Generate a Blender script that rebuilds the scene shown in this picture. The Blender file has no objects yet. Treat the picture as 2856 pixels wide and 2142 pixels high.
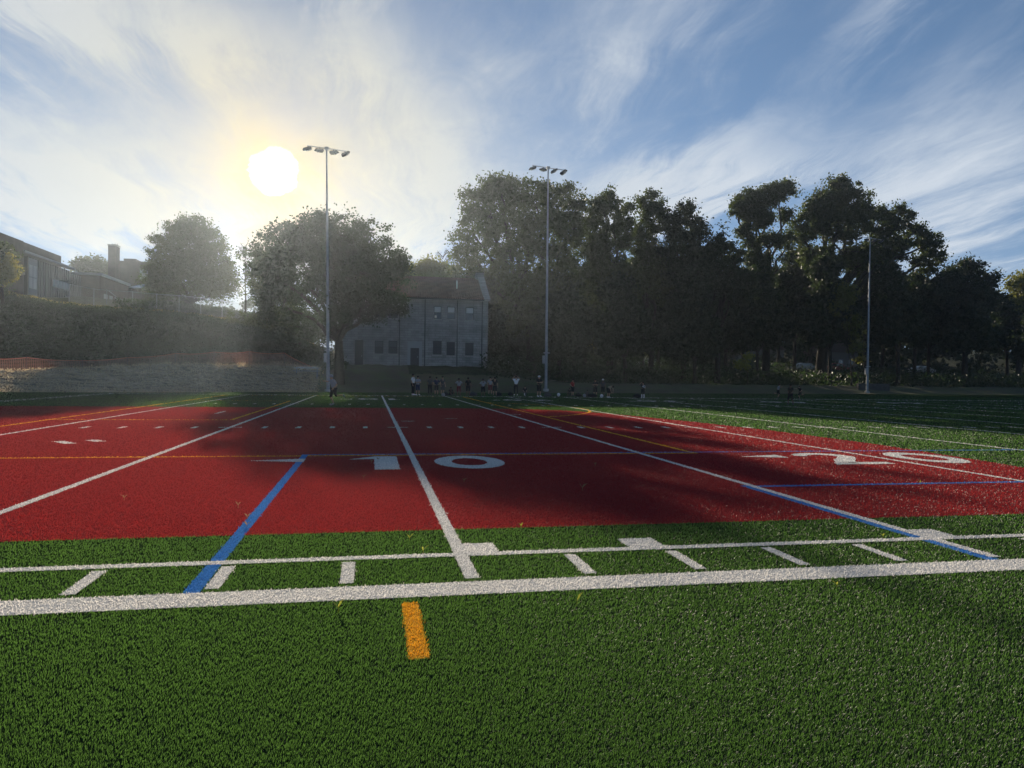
import bpy, bmesh, math, random
import numpy as np
from mathutils import Vector, Matrix, Euler
random.seed(7); rng = np.random.default_rng(11)
scene = bpy.context.scene
C = scene.collection
R = math.radians
YD = .9144

# ------------------------------------------------------------------ camera, world, sun, exposure
CAM = np.array([8.3889, -4.6859, 1.5122]); YAW, PITCH, ROLL, FPX = .193308, -.010125, .013786, 2002.64
def _axes():
    f = np.array([math.sin(YAW)*math.cos(PITCH), math.cos(YAW)*math.cos(PITCH), math.sin(PITCH)])
    r = np.array([math.cos(YAW), -math.sin(YAW), 0.]); u = np.cross(r, f)
    return r*math.cos(ROLL)+u*math.sin(ROLL), -r*math.sin(ROLL)+u*math.cos(ROLL), f
CR, CU, CF = _axes()
def ray(u, v):
    return CF + CR*(u-1428)/FPX - CU*(v-1071)/FPX
def at(u, v, Y):                      # survey helper: the world point seen at photo pixel (u,v) on the vertical plane Y
    d = ray(u, v); return CAM + d*(Y-CAM[1])/d[1]
def onz(u, v, z=0):
    d = ray(u, v); return CAM + d*(z-CAM[2])/d[2]
def mpp(Y): return (Y-CAM[1])/FPX    # metres per photo pixel at depth Y

cam_d = bpy.data.cameras.new('camera'); cam = bpy.data.objects.new('camera', cam_d); C.objects.link(cam)
M3 = Matrix(((CR[0], CU[0], -CF[0]), (CR[1], CU[1], -CF[1]), (CR[2], CU[2], -CF[2])))
cam.matrix_world = Matrix.Translation(Vector(CAM)) @ M3.to_4x4()
cam_d.sensor_fit = 'HORIZONTAL'; cam_d.sensor_width = 36; cam_d.lens = FPX/2856*36
cam_d.clip_start = .05; cam_d.clip_end = 3000
scene.camera = cam

SUN_EL, SUN_AZ = R(14.85), R(-7.45)   # azimuth from +Y towards +X
SD = Vector((math.sin(SUN_AZ)*math.cos(SUN_EL), math.cos(SUN_AZ)*math.cos(SUN_EL), math.sin(SUN_EL)))
sun_d = bpy.data.lights.new('sun', 'SUN'); sun_d.energy = 5.0; sun_d.angle = R(.55); sun_d.color = (1, .87, .68)
sun = bpy.data.objects.new('sun', sun_d); C.objects.link(sun)
sun.rotation_euler = SD.to_track_quat('Z', 'Y').to_euler(); sun.location = (0, 0, 60)

scene.view_settings.view_transform = 'Standard'; scene.view_settings.look = 'None'
scene.view_settings.exposure = 0.62; scene.view_settings.gamma = 1

world = bpy.data.worlds.new('World'); scene.world = world; world.use_nodes = True
def build_world():
    nt = world.node_tree; N = nt.nodes; L = nt.links; N.clear()
    def val(x):
        return x
    def m(op, a, b=None, c=None, clamp=False):
        n = N.new('ShaderNodeMath'); n.operation = op; n.use_clamp = clamp
        for i, x in enumerate((a, b, c)):
            if x is None: continue
            if isinstance(x, (int, float)): n.inputs[i].default_value = x
            else: L.new(x, n.inputs[i])
        return n.outputs[0]
    def vm(op, a, b=None, out=0):
        n = N.new('ShaderNodeVectorMath'); n.operation = op
        for i, x in enumerate((a, b)):
            if x is None: continue
            if isinstance(x, (tuple, list)): n.inputs[i].default_value = x
            else: L.new(x, n.inputs[i])
        return n.outputs[out]
    def scale(a, f):
        n = N.new('ShaderNodeVectorMath'); n.operation = 'SCALE'
        if isinstance(a, tuple): n.inputs[0].default_value = a
        else: L.new(a, n.inputs[0])
        if isinstance(f, (int, float)): n.inputs[3].default_value = f
        else: L.new(f, n.inputs[3])
        return n.outputs[0]
    def smooth(x, a, b):
        n = N.new('ShaderNodeMapRange'); n.interpolation_type = 'SMOOTHSTEP'
        n.inputs[1].default_value = a; n.inputs[2].default_value = b
        L.new(x, n.inputs[0]); return n.outputs[0]
    tc = N.new('ShaderNodeTexCoord'); D = vm('NORMALIZE', tc.outputs['Generated'])
    sky = N.new('ShaderNodeTexSky'); sky.sky_type = 'NISHITA'; sky.sun_disc = False
    sky.sun_elevation = SUN_EL; sky.sun_rotation = SUN_AZ; sky.air_density = 1.0; sky.dust_density = .05; sky.ozone_density = 2.5; sky.altitude = 100
    L.new(vm('NORMALIZE', vm('ADD', vm('MULTIPLY', D, (1, 1, .95)), (0, 0, .20))), sky.inputs[0])     # read a little above the view so the horizon stays blue-white
    bg_sky = N.new('ShaderNodeBackground'); L.new(sky.outputs[0], bg_sky.inputs[0]); bg_sky.inputs[1].default_value = SKY_STRENGTH
    sx = N.new('ShaderNodeSeparateXYZ'); L.new(D, sx.inputs[0]); X, Y, Z = sx.outputs
    az = m('MULTIPLY', m('ARCTAN2', X, Y), 180/math.pi); el = m('MULTIPLY', m('ARCSINE', Z), 180/math.pi)
    cosT = vm('DOT_PRODUCT', D, tuple(SD), 1); T = m('MULTIPLY', m('ARCCOSINE', m('MINIMUM', cosT, .999999)), 180/math.pi)
    # cirrus sheet: direction projected on a high flat layer, warped and stretched
    zc = m('MAXIMUM', m('ADD', Z, .10), .03)
    comb = N.new('ShaderNodeCombineXYZ'); L.new(m('DIVIDE', X, zc), comb.inputs[0]); L.new(m('DIVIDE', Y, zc), comb.inputs[1])
    Pp = comb.outputs[0]
    def noise(vec, sc, det=8, rough=.55, dist=0., dim='3D'):
        n = N.new('ShaderNodeTexNoise'); n.inputs['Scale'].default_value = sc; n.inputs['Detail'].default_value = det
        n.inputs['Roughness'].default_value = rough; n.inputs['Distortion'].default_value = dist; L.new(vec, n.inputs['Vector']); return n.outputs[0], n.outputs[1]
    def mapping(vec, rot, sc, loc=(0, 0, 0)):
        n = N.new('ShaderNodeMapping'); n.inputs['Rotation'].default_value = rot; n.inputs['Scale'].default_value = sc; n.inputs['Location'].default_value = loc
        L.new(vec, n.inputs[0]); return n.outputs[0]
    wf, wc = noise(Pp, .7, 3)
    warp = vm('ADD', Pp, scale(vm('SUBTRACT', wc, (.5, .5, .5)), .7))
    n1, _ = noise(mapping(warp, (0, 0, R(-6)), (1.25, .30, 1)), 1.5, 10, .60, .15)
    n2, _ = noise(mapping(warp, (0, 0, R(14)), (1.6, .24, 1), (4, 2, 0)), 2.4, 10, .68, .2)
    n3, _ = noise(mapping(Pp, (0, 0, R(10)), (1, .6, 1), (9, 1, 0)), 5.0, 8, .65, 1.2)
    nn = m('ADD', m('ADD', m('MULTIPLY', n1, .45), m('MULTIPLY', n2, .38)), m('MULTIPLY', n3, .17))
    # where the veils lie in the sky (azimuth, elevation, half sizes, tilt, weight)
    total = None
    for (a0, e0, ra, re, tilt, w) in CLOUDS:
        ca, sa = math.cos(R(tilt)), math.sin(R(tilt))
        da = m('ADD', m('SUBTRACT', az, a0), m('MULTIPLY', m('SUBTRACT', n1, .5), 26)); de = m('ADD', m('SUBTRACT', el, e0), m('MULTIPLY', m('SUBTRACT', n2, .5), 14))
        p = m('DIVIDE', m('ADD', m('MULTIPLY', da, ca), m('MULTIPLY', de, sa)), ra)
        q = m('DIVIDE', m('SUBTRACT', m('MULTIPLY', de, ca), m('MULTIPLY', da, sa)), re)
        r2 = m('ADD', m('MULTIPLY', p, p), m('MULTIPLY', q, q))
        g = m('MULTIPLY', m('POWER', 2.718, m('MULTIPLY', r2, -1)), w)
        total = g if total is None else m('ADD', total, g)
    cov = m('ADD', nn, m('MULTIPLY', m('MINIMUM', total, 1.2), .26))
    dens = smooth(cov, .48, .92)
    fine = m('ADD', .30, m('MULTIPLY', n2, 1.15))
    dens = m('MINIMUM', m('MULTIPLY', dens, fine), .84)
    low = smooth(el, 15., -1.)       # paler air towards the horizon
    aur = m('POWER', 2.718, m('DIVIDE', m('MULTIPLY', T, -1), 12.))
    aur2 = m('POWER', 2.718, m('DIVIDE', m('MULTIPLY', T, -1), 3.2))
    dens = m('MAXIMUM', dens, m('MULTIPLY', low, m('ADD', .25, m('MULTIPLY', aur, .6))))
    ccol = vm('ADD', (.46, .50, .55), scale((-.27, -.34, -.49), aur))
    L.new(m('MULTIPLY', m('SUBTRACT', 1, m('MULTIPLY', aur, .5)), SKY_STRENGTH), bg_sky.inputs[1])      # thin veil dims the blue next to the sun
    bgc = N.new('ShaderNodeBackground'); L.new(ccol, bgc.inputs[0]); bgc.inputs[1].default_value = 1
    mx = N.new('ShaderNodeMixShader'); L.new(dens, mx.inputs[0]); L.new(bg_sky.outputs[0], mx.inputs[1]); L.new(bgc.outputs[0], mx.inputs[2])
    disc = smooth(m('ADD', T, m('MULTIPLY', m('SUBTRACT', n3, .5), 1.5)), 1.8, .7)
    glow = vm('ADD', scale((1.0, .60, .12), m('MULTIPLY', aur2, .40)), vm('ADD', scale((.10, .065, .01), aur), scale((8, 7.6, 6.6), disc)))
    bgg = N.new('ShaderNodeBackground'); L.new(glow, bgg.inputs[0])
    ad = N.new('ShaderNodeAddShader'); L.new(mx.outputs[0], ad.inputs[0]); L.new(bgg.outputs[0], ad.inputs[1])
    out = N.new('ShaderNodeOutputWorld'); L.new(ad.outputs[0], out.inputs[0])
SKY_STRENGTH = .082
CLOUDS = [(-19, 24, 11, 3.2, -4, 1.2), (-8, 15, 15, 10, 0, .85), (2, 21, 8, 3.5, -50, .8), (23, 15, 11, 2.8, 8, 1.35), (43, 13, 8, 6.5, 35, 1.0),
          (37, 24, 14, 2.2, 30, .55), (17, 24, 14, 4.5, 30, .45), (-21, 13, 10, 3.5, -6, .9), (2, 12, 10, 4, 0, .9), (-8, 29, 10, 2, 0, .6)]
build_world()

# ------------------------------------------------------------------ small helpers
def props(o, label=None, cat=None, group=None, kind=None):
    if label: o['label'] = label
    if cat: o['category'] = cat
    if group: o['group'] = group
    if kind: o['kind'] = kind
    return o
def empty(name, loc, label, cat, group=None, rz=0):
    o = bpy.data.objects.new(name, None); C.objects.link(o); o.location = loc; o.rotation_euler = (0, 0, rz); o.empty_display_size = .3
    return props(o, label, cat, group)
def link(name, me, mat=None, parent=None):
    o = bpy.data.objects.new(name, me); C.objects.link(o)
    if mat is not None and not me.materials: me.materials.append(mat)
    if parent is not None: o.parent = parent
    return o
class MB:
    """collects primitives, becomes one mesh"""
    def __init__(s): s.v = []; s.f = []; s.sm = []
    def add(s, vs, fs, smooth=False):
        b = len(s.v); s.v += [tuple(map(float, v)) for v in vs]; s.f += [tuple(b+i for i in f) for f in fs]; s.sm += [smooth]*len(fs); return s
    def box(s, x0, x1, y0, y1, z0, z1):
        return s.add([(x0,y0,z0),(x1,y0,z0),(x1,y1,z0),(x0,y1,z0),(x0,y0,z1),(x1,y0,z1),(x1,y1,z1),(x0,y1,z1)],
                     [(0,3,2,1),(4,5,6,7),(0,1,5,4),(1,2,6,5),(2,3,7,6),(3,0,4,7)])
    def obox(s, c, sz, rot=(0,0,0)):
        m = Euler(rot).to_matrix(); c = Vector(c); hx, hy, hz = [k/2 for k in sz]
        vs = [c + m @ Vector((a*hx, b*hy, d*hz)) for d in (-1,1) for a, b in ((-1,-1),(1,-1),(1,1),(-1,1))]
        return s.add(vs, [(0,3,2,1),(4,5,6,7),(0,1,5,4),(1,2,6,5),(2,3,7,6),(3,0,4,7)])
    def prism(s, poly, d):             # poly: list of 3D points (planar), d: extrusion vector
        n = len(poly); p = [Vector(a) for a in poly]; q = [a+Vector(d) for a in p]
        return s.add(p+q, [tuple(range(n))[::-1], tuple(range(n, 2*n))] + [(i, (i+1) % n, n+(i+1) % n, n+i) for i in range(n)])
    def tube(s, pts, rad, seg=8, cap=True):
        pts = [Vector(p) for p in pts]; n = len(pts)
        if isinstance(rad, (int, float)): rad = [rad]*n
        vs = []; up = Vector((0, 0, 1)); prev = None
        for i, p in enumerate(pts):
            t = (pts[min(i+1, n-1)] - pts[max(i-1, 0)]).normalized()
            a = prev if prev is not None else (up if abs(t.z) < .9 else Vector((1, 0, 0)))
            b = t.cross(a); b = b.normalized() if b.length > 1e-6 else Vector((1, 0, 0)); a = b.cross(t).normalized(); prev = a
            for k in range(seg):
                w = 2*math.pi*k/seg; vs.append(p + (a*math.cos(w)+b*math.sin(w))*rad[i])
        fs = [(i*seg+k, i*seg+(k+1) % seg, (i+1)*seg+(k+1) % seg, (i+1)*seg+k) for i in range(n-1) for k in range(seg)]
        s.add(vs, fs, True)
        if cap: s.add(vs[:seg], [tuple(range(seg))[::-1]]); s.add(vs[-seg:], [tuple(range(seg))])
        return s
    def ball(s, c, r, seg=10, rings=6, rot=None):
        c = Vector(c); r = (r, r, r) if isinstance(r, (int, float)) else r; m = Euler(rot).to_matrix() if rot else Matrix.Identity(3)
        vs = [c + m @ Vector((r[0]*math.sin(math.pi*i/rings)*math.cos(2*math.pi*k/seg), r[1]*math.sin(math.pi*i/rings)*math.sin(2*math.pi*k/seg), r[2]*math.cos(math.pi*i/rings)))
              for i in range(1, rings) for k in range(seg)]
        vs += [c + m @ Vector((0, 0, r[2])), c + m @ Vector((0, 0, -r[2]))]; T, B = len(vs)-2, len(vs)-1
        fs = [((i)*seg+k, (i+1)*seg+k, (i+1)*seg+(k+1) % seg, i*seg+(k+1) % seg) for i in range(rings-2) for k in range(seg)]
        fs += [(T, k, (k+1) % seg) for k in range(seg)] + [(B, (rings-2)*seg+(k+1) % seg, (rings-2)*seg+k) for k in range(seg)]
        return s.add(vs, fs, True)
    def build(s, name, mat, parent=None):
        me = bpy.data.meshes.new(name); me.from_pydata(s.v, [], s.f); me.polygons.foreach_set('use_smooth', s.sm); me.update()
        return link(name, me, mat, parent)
def np_mesh(name, V, F, mats, mi=None, tone=None, smooth=False):
    """V (n,3); F (m,k) all faces of k corners"""
    V = np.ascontiguousarray(V, dtype=np.float32); F = np.ascontiguousarray(F, dtype=np.int32); k = F.shape[1]
    me = bpy.data.meshes.new(name); me.vertices.add(len(V)); me.vertices.foreach_set('co', V.ravel())
    me.loops.add(F.size); me.loops.foreach_set('vertex_index', F.ravel())
    me.polygons.add(len(F)); me.polygons.foreach_set('loop_start', np.arange(0, F.size, k, dtype=np.int32))
    for m in (mats if isinstance(mats, (list, tuple)) else [mats]): me.materials.append(m)
    if mi is not None: me.polygons.foreach_set('material_index', np.asarray(mi, dtype=np.int32))
    if smooth: me.polygons.foreach_set('use_smooth', np.ones(len(F), dtype=bool))
    if tone is not None:
        a = me.attributes.new('tone', 'FLOAT', 'POINT'); a.data.foreach_set('value', np.asarray(tone, dtype=np.float32))
    me.update(calc_edges=True); me.validate()
    return me

# ------------------------------------------------------------------ materials
def mat(name, col, rough=.7, spec=.4, metal=0., noise=None, bump=None, trans=0., tcol=None, tone=0., alpha=None):
    m = bpy.data.materials.new(name); m.use_nodes = True; nt = m.node_tree; N = nt.nodes; L = nt.links
    p = N['Principled BSDF']; p.inputs['Base Color'].default_value = (*col, 1); p.inputs['Roughness'].default_value = rough
    p.inputs['Specular IOR Level'].default_value = spec; p.inputs['Metallic'].default_value = metal
    colsock = None
    if noise or bump:
        tc = N.new('ShaderNodeTexCoord')
    if noise:                         # (scale, strength, second colour or None, stretch)
        sc, st, c2 = noise[0], noise[1], noise[2]
        mp = N.new('ShaderNodeMapping'); L.new(tc.outputs['Object'], mp.inputs[0])
        if len(noise) > 3: mp.inputs['Scale'].default_value = noise[3]
        n = N.new('ShaderNodeTexNoise'); n.inputs['Scale'].default_value = sc; n.inputs['Detail'].default_value = 7; n.inputs['Roughness'].default_value = .65
        L.new(mp.outputs[0], n.inputs['Vector'])
        rr = N.new('ShaderNodeMapRange'); rr.inputs[1].default_value = .35; rr.inputs[2].default_value = .65; L.new(n.outputs[0], rr.inputs[0])
        mx = N.new('ShaderNodeMix'); mx.data_type = 'RGBA'; L.new(rr.outputs[0], mx.inputs[0])
        c2 = c2 or tuple(c*(1-st) for c in col); c1 = tuple(min(1, c*(1+st*.5)) for c in col)
        mx.inputs[6].default_value = (*c2, 1); mx.inputs[7].default_value = (*c1, 1); colsock = mx.outputs[2]
    if tone:
        at_ = N.new('ShaderNodeAttribute'); at_.attribute_name = 'tone'
        ml = N.new('ShaderNodeMath'); ml.operation = 'MULTIPLY_ADD'; L.new(at_.outputs['Fac'], ml.inputs[0]); ml.inputs[1].default_value = 2*tone; ml.inputs[2].default_value = 1-tone
        sc_ = N.new('ShaderNodeVectorMath'); sc_.operation = 'SCALE'; L.new(ml.outputs[0], sc_.inputs[3])
        if colsock: L.new(colsock, sc_.inputs[0])
        else: sc_.inputs[0].default_value = col
        colsock = sc_.outputs[0]
    if colsock: L.new(colsock, p.inputs['Base Color'])
    if bump:
        n = N.new('ShaderNodeTexNoise'); n.inputs['Scale'].default_value = bump[0]; n.inputs['Detail'].default_value = 6; L.new(tc.outputs['Object'], n.inputs['Vector'])
        b = N.new('ShaderNodeBump'); b.inputs['Strength'].default_value = bump[1]; b.inputs['Distance'].default_value = bump[2]; L.new(n.outputs[0], b.inputs['Height']); L.new(b.outputs[0], p.inputs['Normal'])
    if trans:
        t = N.new('ShaderNodeBsdfTranslucent'); t.inputs[0].default_value = (*(tcol or col), 1)
        if tone and not tcol: L.new(colsock, t.inputs[0])
        s = N.new('ShaderNodeMixShader'); s.inputs[0].default_value = trans; L.new(p.outputs[0], s.inputs[1]); L.new(t.outputs[0], s.inputs[2]); L.new(s.outputs[0], N['Material Output'].inputs[0])
    return m
def turf_mat(name, col, tcol, sp=.25, rough=.45, tr=.42):
    return mat(name, col, rough, sp, noise=(.35, .18, None), trans=tr, tcol=tcol, tone=.35)
GREEN = turf_mat('green turf fibre', (.029, .062, .029), (.115, .245, .042))
RED = turf_mat('red turf fibre', (.21, .022, .025), (.40, .032, .030))
WHITE = turf_mat('white turf fibre', (.80, .77, .74), (.88, .84, .78), tr=.5)
BLUE = turf_mat('blue turf fibre', (.07, .24, .60), (.06, .22, .55), tr=.3)
YELLOW = turf_mat('yellow turf fibre', (.95, .50, .04), (.95, .48, .03), tr=.3)
def sheet_mat(name, col, sc=60):
    return mat(name, col, .95, .0, noise=(sc, .45, None), bump=(90, .9, .02))
S_GREEN = sheet_mat('green turf backing', (.024, .044, .018)); S_RED = sheet_mat('red turf backing', (.25, .034, .036)); S_WHITE = sheet_mat('white turf backing', (.60, .59, .57))
S_BLUE = sheet_mat('blue turf backing', (.07, .23, .55)); S_YEL = sheet_mat('yellow turf backing', (.70, .34, .04))
BACK = {id(GREEN): S_GREEN, id(RED): S_RED, id(WHITE): S_WHITE, id(BLUE): S_BLUE, id(YELLOW): S_YEL}

# ------------------------------------------------------------------ terrain
EX = np.array([-60, -20, -7, 0, 8, 30, 70, 110, 200.]); EY = np.array([47.5, 48.5, 51.5, 56, 58, 63, 74, 80, 84.])
def sst(x, a, b):
    t = np.clip((x-a)/(b-a), 0, 1); return t*t*(3-2*t)
def hgt(X, Y):
    X = np.asarray(X, float); Y = np.asarray(Y, float); s = Y - np.interp(X, EX, EY)
    # left: straw bank, ledge, steep ivy slope, grassy ridge, school terrace
    ridge = np.interp(X, [-60, -35, -29, -22.6, -17.5, -11.6, -6.2, 3], [11.2, 10.8, 9.6, 9.2, 9.1, 8.5, 7.7, 5.0])
    yr = np.interp(X, [-40, -20, 0], [91, 93, 93])
    fz = np.interp(X, [-20, -15, -9, -2, 2], [1.35, 1.7, 2.1, 2.3, 2.45])
    left = fz*sst(s, 0, 9.5) + (ridge-fz)*sst(Y, 67, yr-.5) + np.interp(X, [-60, -20, -8, 0], [2.6, 3.0, 1.4, .3])*sst(Y, yr+1, 128)
    # middle: grassy slope up to the stone building
    mid = 2.55*sst(s, 1.5, 14) + 5.5*sst(Y, 90, 160)
    # right: low bank, street level behind
    right = .9*sst(s, 1, 9) + 2.2*sst(s, 14, 34) + 8.5*sst(Y, 118, 190)
    wl = 1-sst(X, -1, 7); wr = sst(X, 19, 32)
    h = mid*(1-wl)*(1-wr) + left*wl + right*wr
    fur = .07*np.sin(s*5.6+.8*np.sin(X*.5)+.5*np.sin(X*1.3))+.04*np.sin(s*9.7+X*.9)
    h = h + fur*wl*sst(s, .8, 2)*(1-sst(s, 9, 11))
    und = .05*np.sin(X*1.7+Y*.6)+.04*np.sin(X*.53-Y*1.9)+.03*np.sin(X*3.1+1.3*Y)
    return h + und*sst(s, .3, 3) - .02*sst(s, -.1, .2)*(1-sst(s, .3, 2))
def gz(x, y): return float(hgt(x, y))
xs = np.concatenate([np.arange(-260, -60, 20), np.arange(-60, 120, .7), np.arange(120, 345, 20)]); ys = np.concatenate([np.arange(-60, 44, 4), np.arange(44, 70, .22), np.arange(70.2, 100, .6), np.arange(100, 180, 2.5), np.arange(180, 261, 20)])
GX, GY = np.meshgrid(xs, ys); GZ = hgt(GX, GY) - .03
GZ = np.where(GY > np.interp(GX, EX, EY)-.2, GZ+.03, GZ)
V = np.stack([GX, GY, GZ], -1).reshape(-1, 3); nx, ny = len(xs), len(ys)
I = np.arange(nx*ny).reshape(ny, nx); F = np.stack([I[:-1, :-1], I[:-1, 1:], I[1:, 1:], I[1:, :-1]], -1).reshape(-1, 4)
fx = GX[:-1, :-1].ravel(); fy = GY[:-1, :-1].ravel(); fs_ = fy - np.interp(fx, EX, EY)
mi = np.zeros(len(F), int)                                   # 0 shaded grass, 1 straw bank, 2 dark ivy soil, 3 dry ridge grass
mi[(fx < 3.2) & (fs_ > -1) & (fs_ < 9.8)] = 1
mi[(fx < 4) & (fs_ >= 9.8)] = 2
mi[(fx < 2) & (fy > np.interp(fx, [-40, -20, 0], [90, 92, 92]))] = 3
mi[(fx > 12) & (fs_ > 9)] = 2
DIRT = mat('shaded grass ground', (.07, .085, .04), .95, .1, noise=(.6, .5, (.085, .075, .055)), bump=(6, .6, .1))
STRAW = mat('straw erosion matting', (.44, .35, .24), .95, .15, noise=(1.2, .6, (.10, .085, .065), (.55, 4., 4.)), bump=(5, 1., .25))
IVY = mat('dark soil and ivy ground', (.035, .045, .022), .95, .1, noise=(1.5, .5, None), bump=(4, .8, .2))
DRYG = mat('dry ridge grass ground', (.075, .08, .035), .95, .1, noise=(1.2, .4, (.045, .052, .022)), bump=(9, .8, .1))
props(link('ground', np_mesh('ground', V, F, [DIRT, STRAW, IVY, DRYG], mi, smooth=True)), kind='structure')

# ------------------------------------------------------------------ turf field: sheets and fibres
def turf_sheet():
    e = [(-60, -40)] + [(x, y) for x, y in zip(EX, EY)][1:] ; e[0] = (-60, -40)
    poly = [(-60., -40.), (200., -40.), (200., 84.)] + [(float(x), float(y)) for x, y in zip(EX[::-1][1:], EY[::-1][1:])]
    return poly
def poly_mesh(name, poly, z, m, kind='structure', parent=None, thick=None):
    from mathutils.geometry import tessellate_polygon
    vs = [(x, y, z) for x, y in poly]; tri = tessellate_polygon([[Vector(v) for v in vs]])
    return vs, [tuple(t) for t in tri]
shapes = []     # (name, polygon list or list of (outer, hole), material, z)
def rect(x0, x1, y0, y1): return [(x0, y0), (x1, y0), (x1, y1), (x0, y1)]
def strip(pts, w):
    out = []; n = len(pts); P = [Vector(p) for p in pts]; w = [w]*n if isinstance(w, (int, float)) else w
    l, r = [], []
    for i, p in enumerate(P):
        t = (P[min(i+1, n-1)]-P[max(i-1, 0)]).normalized(); nrm = Vector((-t.y, t.x))
        l.append(tuple(p+nrm*w[i]/2)); r.append(tuple(p-nrm*w[i]/2))
    return l + r[::-1]
redp = [(-30, 2.33), (18.9, 2.33), (19.6, 4.4), (20.05, 7), (20.35, 10.6), (20.2, 14.6), (19.75, 18), (19.1, 21), (18.3, 24.3), (17.2, 26.8), (15.2, 28.2), (12.5, 28.7), (-30, 28.7)]
shapes.append(('red_turf', [redp], RED, .0025))
FAR = 48.1
# soccer and lacrosse lines below, football lines above
shapes.append(('yellow_line', [rect(-30, 14.95, 8.93, 9.03)], YELLOW, .004))
shapes.append(('yellow_line', [rect(14.83, 14.93, 9.03, 46.6)], YELLOW, .004))
shapes.append(('yellow_line', [rect(-1.33, -1.23, 9.03, 46.6)], YELLOW, .004))
shapes.append(('yellow_line', [rect(-1.23, 14.95, 46.6, 46.7)], YELLOW, .004))
shapes.append(('yellow_line', [rect(-1.23, 4.05, 19.55, 19.65), rect(3.95, 4.05, 19.65, 36.5), rect(-1.23, 4.05, 36.5, 36.6)], YELLOW, .004))
shapes.append(('yellow_arc', [strip([(9.3+9.15*math.cos(R(a)), 29+9.15*math.sin(R(a))) for a in range(-52, 53, 4)], .12)], YELLOW, .004))
shapes.append(('yellow_dash', [rect(8.6, 8.71, -.86, .10)], YELLOW, .004))
shapes.append(('blue_line', [rect(7.25, 60, 9.10, 9.20)], BLUE, .0052))
shapes.append(('blue_line', [[(7.14, .52), (7.25, .52), (7.25, 9.2), (7.14, 9.2)]], BLUE, .0052))
shapes.append(('blue_line', [rect(13.56, 13.67, .52, 4.72)], BLUE, .0052))
shapes.append(('blue_line', [rect(13.77, 18.24, 4.57, 4.68)], BLUE, .0052))
shapes.append(('sideline', [rect(-11, 110, .21, .52)], WHITE, .0066))
shapes.append(('touchline', [rect(-11, 110, 1.27, 1.385)], WHITE, .0066))
shapes.append(('far_sideline', [rect(-9.2, 110, FAR+.1, FAR+.4)], WHITE, .0066))
shapes.append(('end_line', [rect(-9.25, -9.14, -.0, FAR), rect(-8.75, -8.65, 10, FAR)], WHITE, .0066))
for n in range(0, 90, 5):
    x = n*YD; shapes.append(('yard_line', [rect(x-.055, x+.055, .6, FAR)], WHITE, .008))
    if n > 0: shapes.append(('hash_mark', [rect(x-.3, x+.3, yy-.05, yy+.05) for yy in (16.26, 32.5)], WHITE, .0094))
for n in range(1, 90):
    if n % 5 == 0: continue
    x = n*YD
    shapes.append(('hash_mark', [rect(x-.05, x+.05, .6, 1.2), rect(x-.065, x+.065, 15.96, 16.56), rect(x-.07, x+.07, 32.2, 32.8), rect(x-.07, x+.07, FAR-.7, FAR-.1)], WHITE, .008))
for x0, x1 in ((9.2, 9.48), (10.66, 11.0), (13.77, 14.05)): shapes.append(('sideline_block', [rect(x0, x1, 1.385, 1.71)], WHITE, .0066))
shapes.append(('turf_dash', [[(1.78, 12.1), (1.95, 12.22), (2.4, 11.64), (2.22, 11.52)]], WHITE, .0066))
shapes.append(('turf_dash', [[(2.28, 12.38), (2.46, 12.5), (2.82, 12.1), (2.64, 11.98)]], WHITE, .0066))
shapes.append(('turf_dash', [[(.0, 11.1), (.35, 11.35), (.6, 11.0), (.25, 10.75)]], WHITE, .0066))
for r_ in (rect(9.39, 9.8, 19.03, 19.15), rect(10.93, 11.36, 20.5, 20.62), rect(13.83, 14.25, 23.38, 23.5), rect(2.72, 2.84, 23.3, 25.0)): shapes.append(('turf_dash', [r_], WHITE, .0066))
# numerals, unit box 1.2 x 1.86
def ring(cx, cy, rx, ry, ix, iy, n=40):
    o = [(cx+rx*math.cos(2*math.pi*k/n), cy+ry*math.sin(2*math.pi*k/n)) for k in range(n)]
    i = [(cx+ix*math.cos(2*math.pi*k/n), cy+iy*math.sin(2*math.pi*k/n)) for k in range(n)]
    return [[o[k], o[(k+1) % n], i[(k+1) % n], i[k]] for k in range(n)]
def arc(cx, cy, rx, ry, a0, a1, n=14): return [(cx+rx*math.cos(R(a0+(a1-a0)*k/n)), cy+ry*math.sin(R(a0+(a1-a0)*k/n))) for k in range(n+1)]
def strokes(pts, w): # as quads, so no concave problems
    s = strip(pts, w); n = len(pts); return [[s[k], s[k+1], s[2*n-2-k], s[2*n-1-k]] for k in range(n-1)]
DIG = {'0': ring(.61, .93, .61, .93, .31, .53),
       '1': [[(.46, 0), (.86, 0), (.86, 1.86), (.46, 1.86)], [(0, 1.42), (.46, 1.46), (.46, 1.86)]],
       '2': strokes(arc(.60, 1.28, .44, .44, 170, -20)+[(.86, .92), (.55, .55), (.36, .20)], [.22, .26, .28, .3, .3, .3, .3, .3, .3, .31, .31, .32, .32, .32, .32, .34, .36, .4])+[[(.0, 0), (1.22, 0), (1.22, .30), (.15, .30)]],
       '3': strokes(arc(.58, 1.38, .42, .34, 160, -90), .28)+strokes(arc(.58, .50, .46, .38, 90, -160), .28),
       '4': [[(.65, 0), (.98, 0), (.98, 1.86), (.65, 1.86)], [(0, .45), (1.22, .45), (1.22, .75), (0, .75)], [(0, .75), (.30, .75), (.75, 1.86), (.5, 1.86)]],
       '5': [[(.1, 1.56), (1.1, 1.56), (1.1, 1.86), (.1, 1.86)], [(.1, .9), (.38, .9), (.38, 1.56), (.1, 1.56)]]+strokes(arc(.5, .62, .5, .45, 120, -150), .28)}
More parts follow.
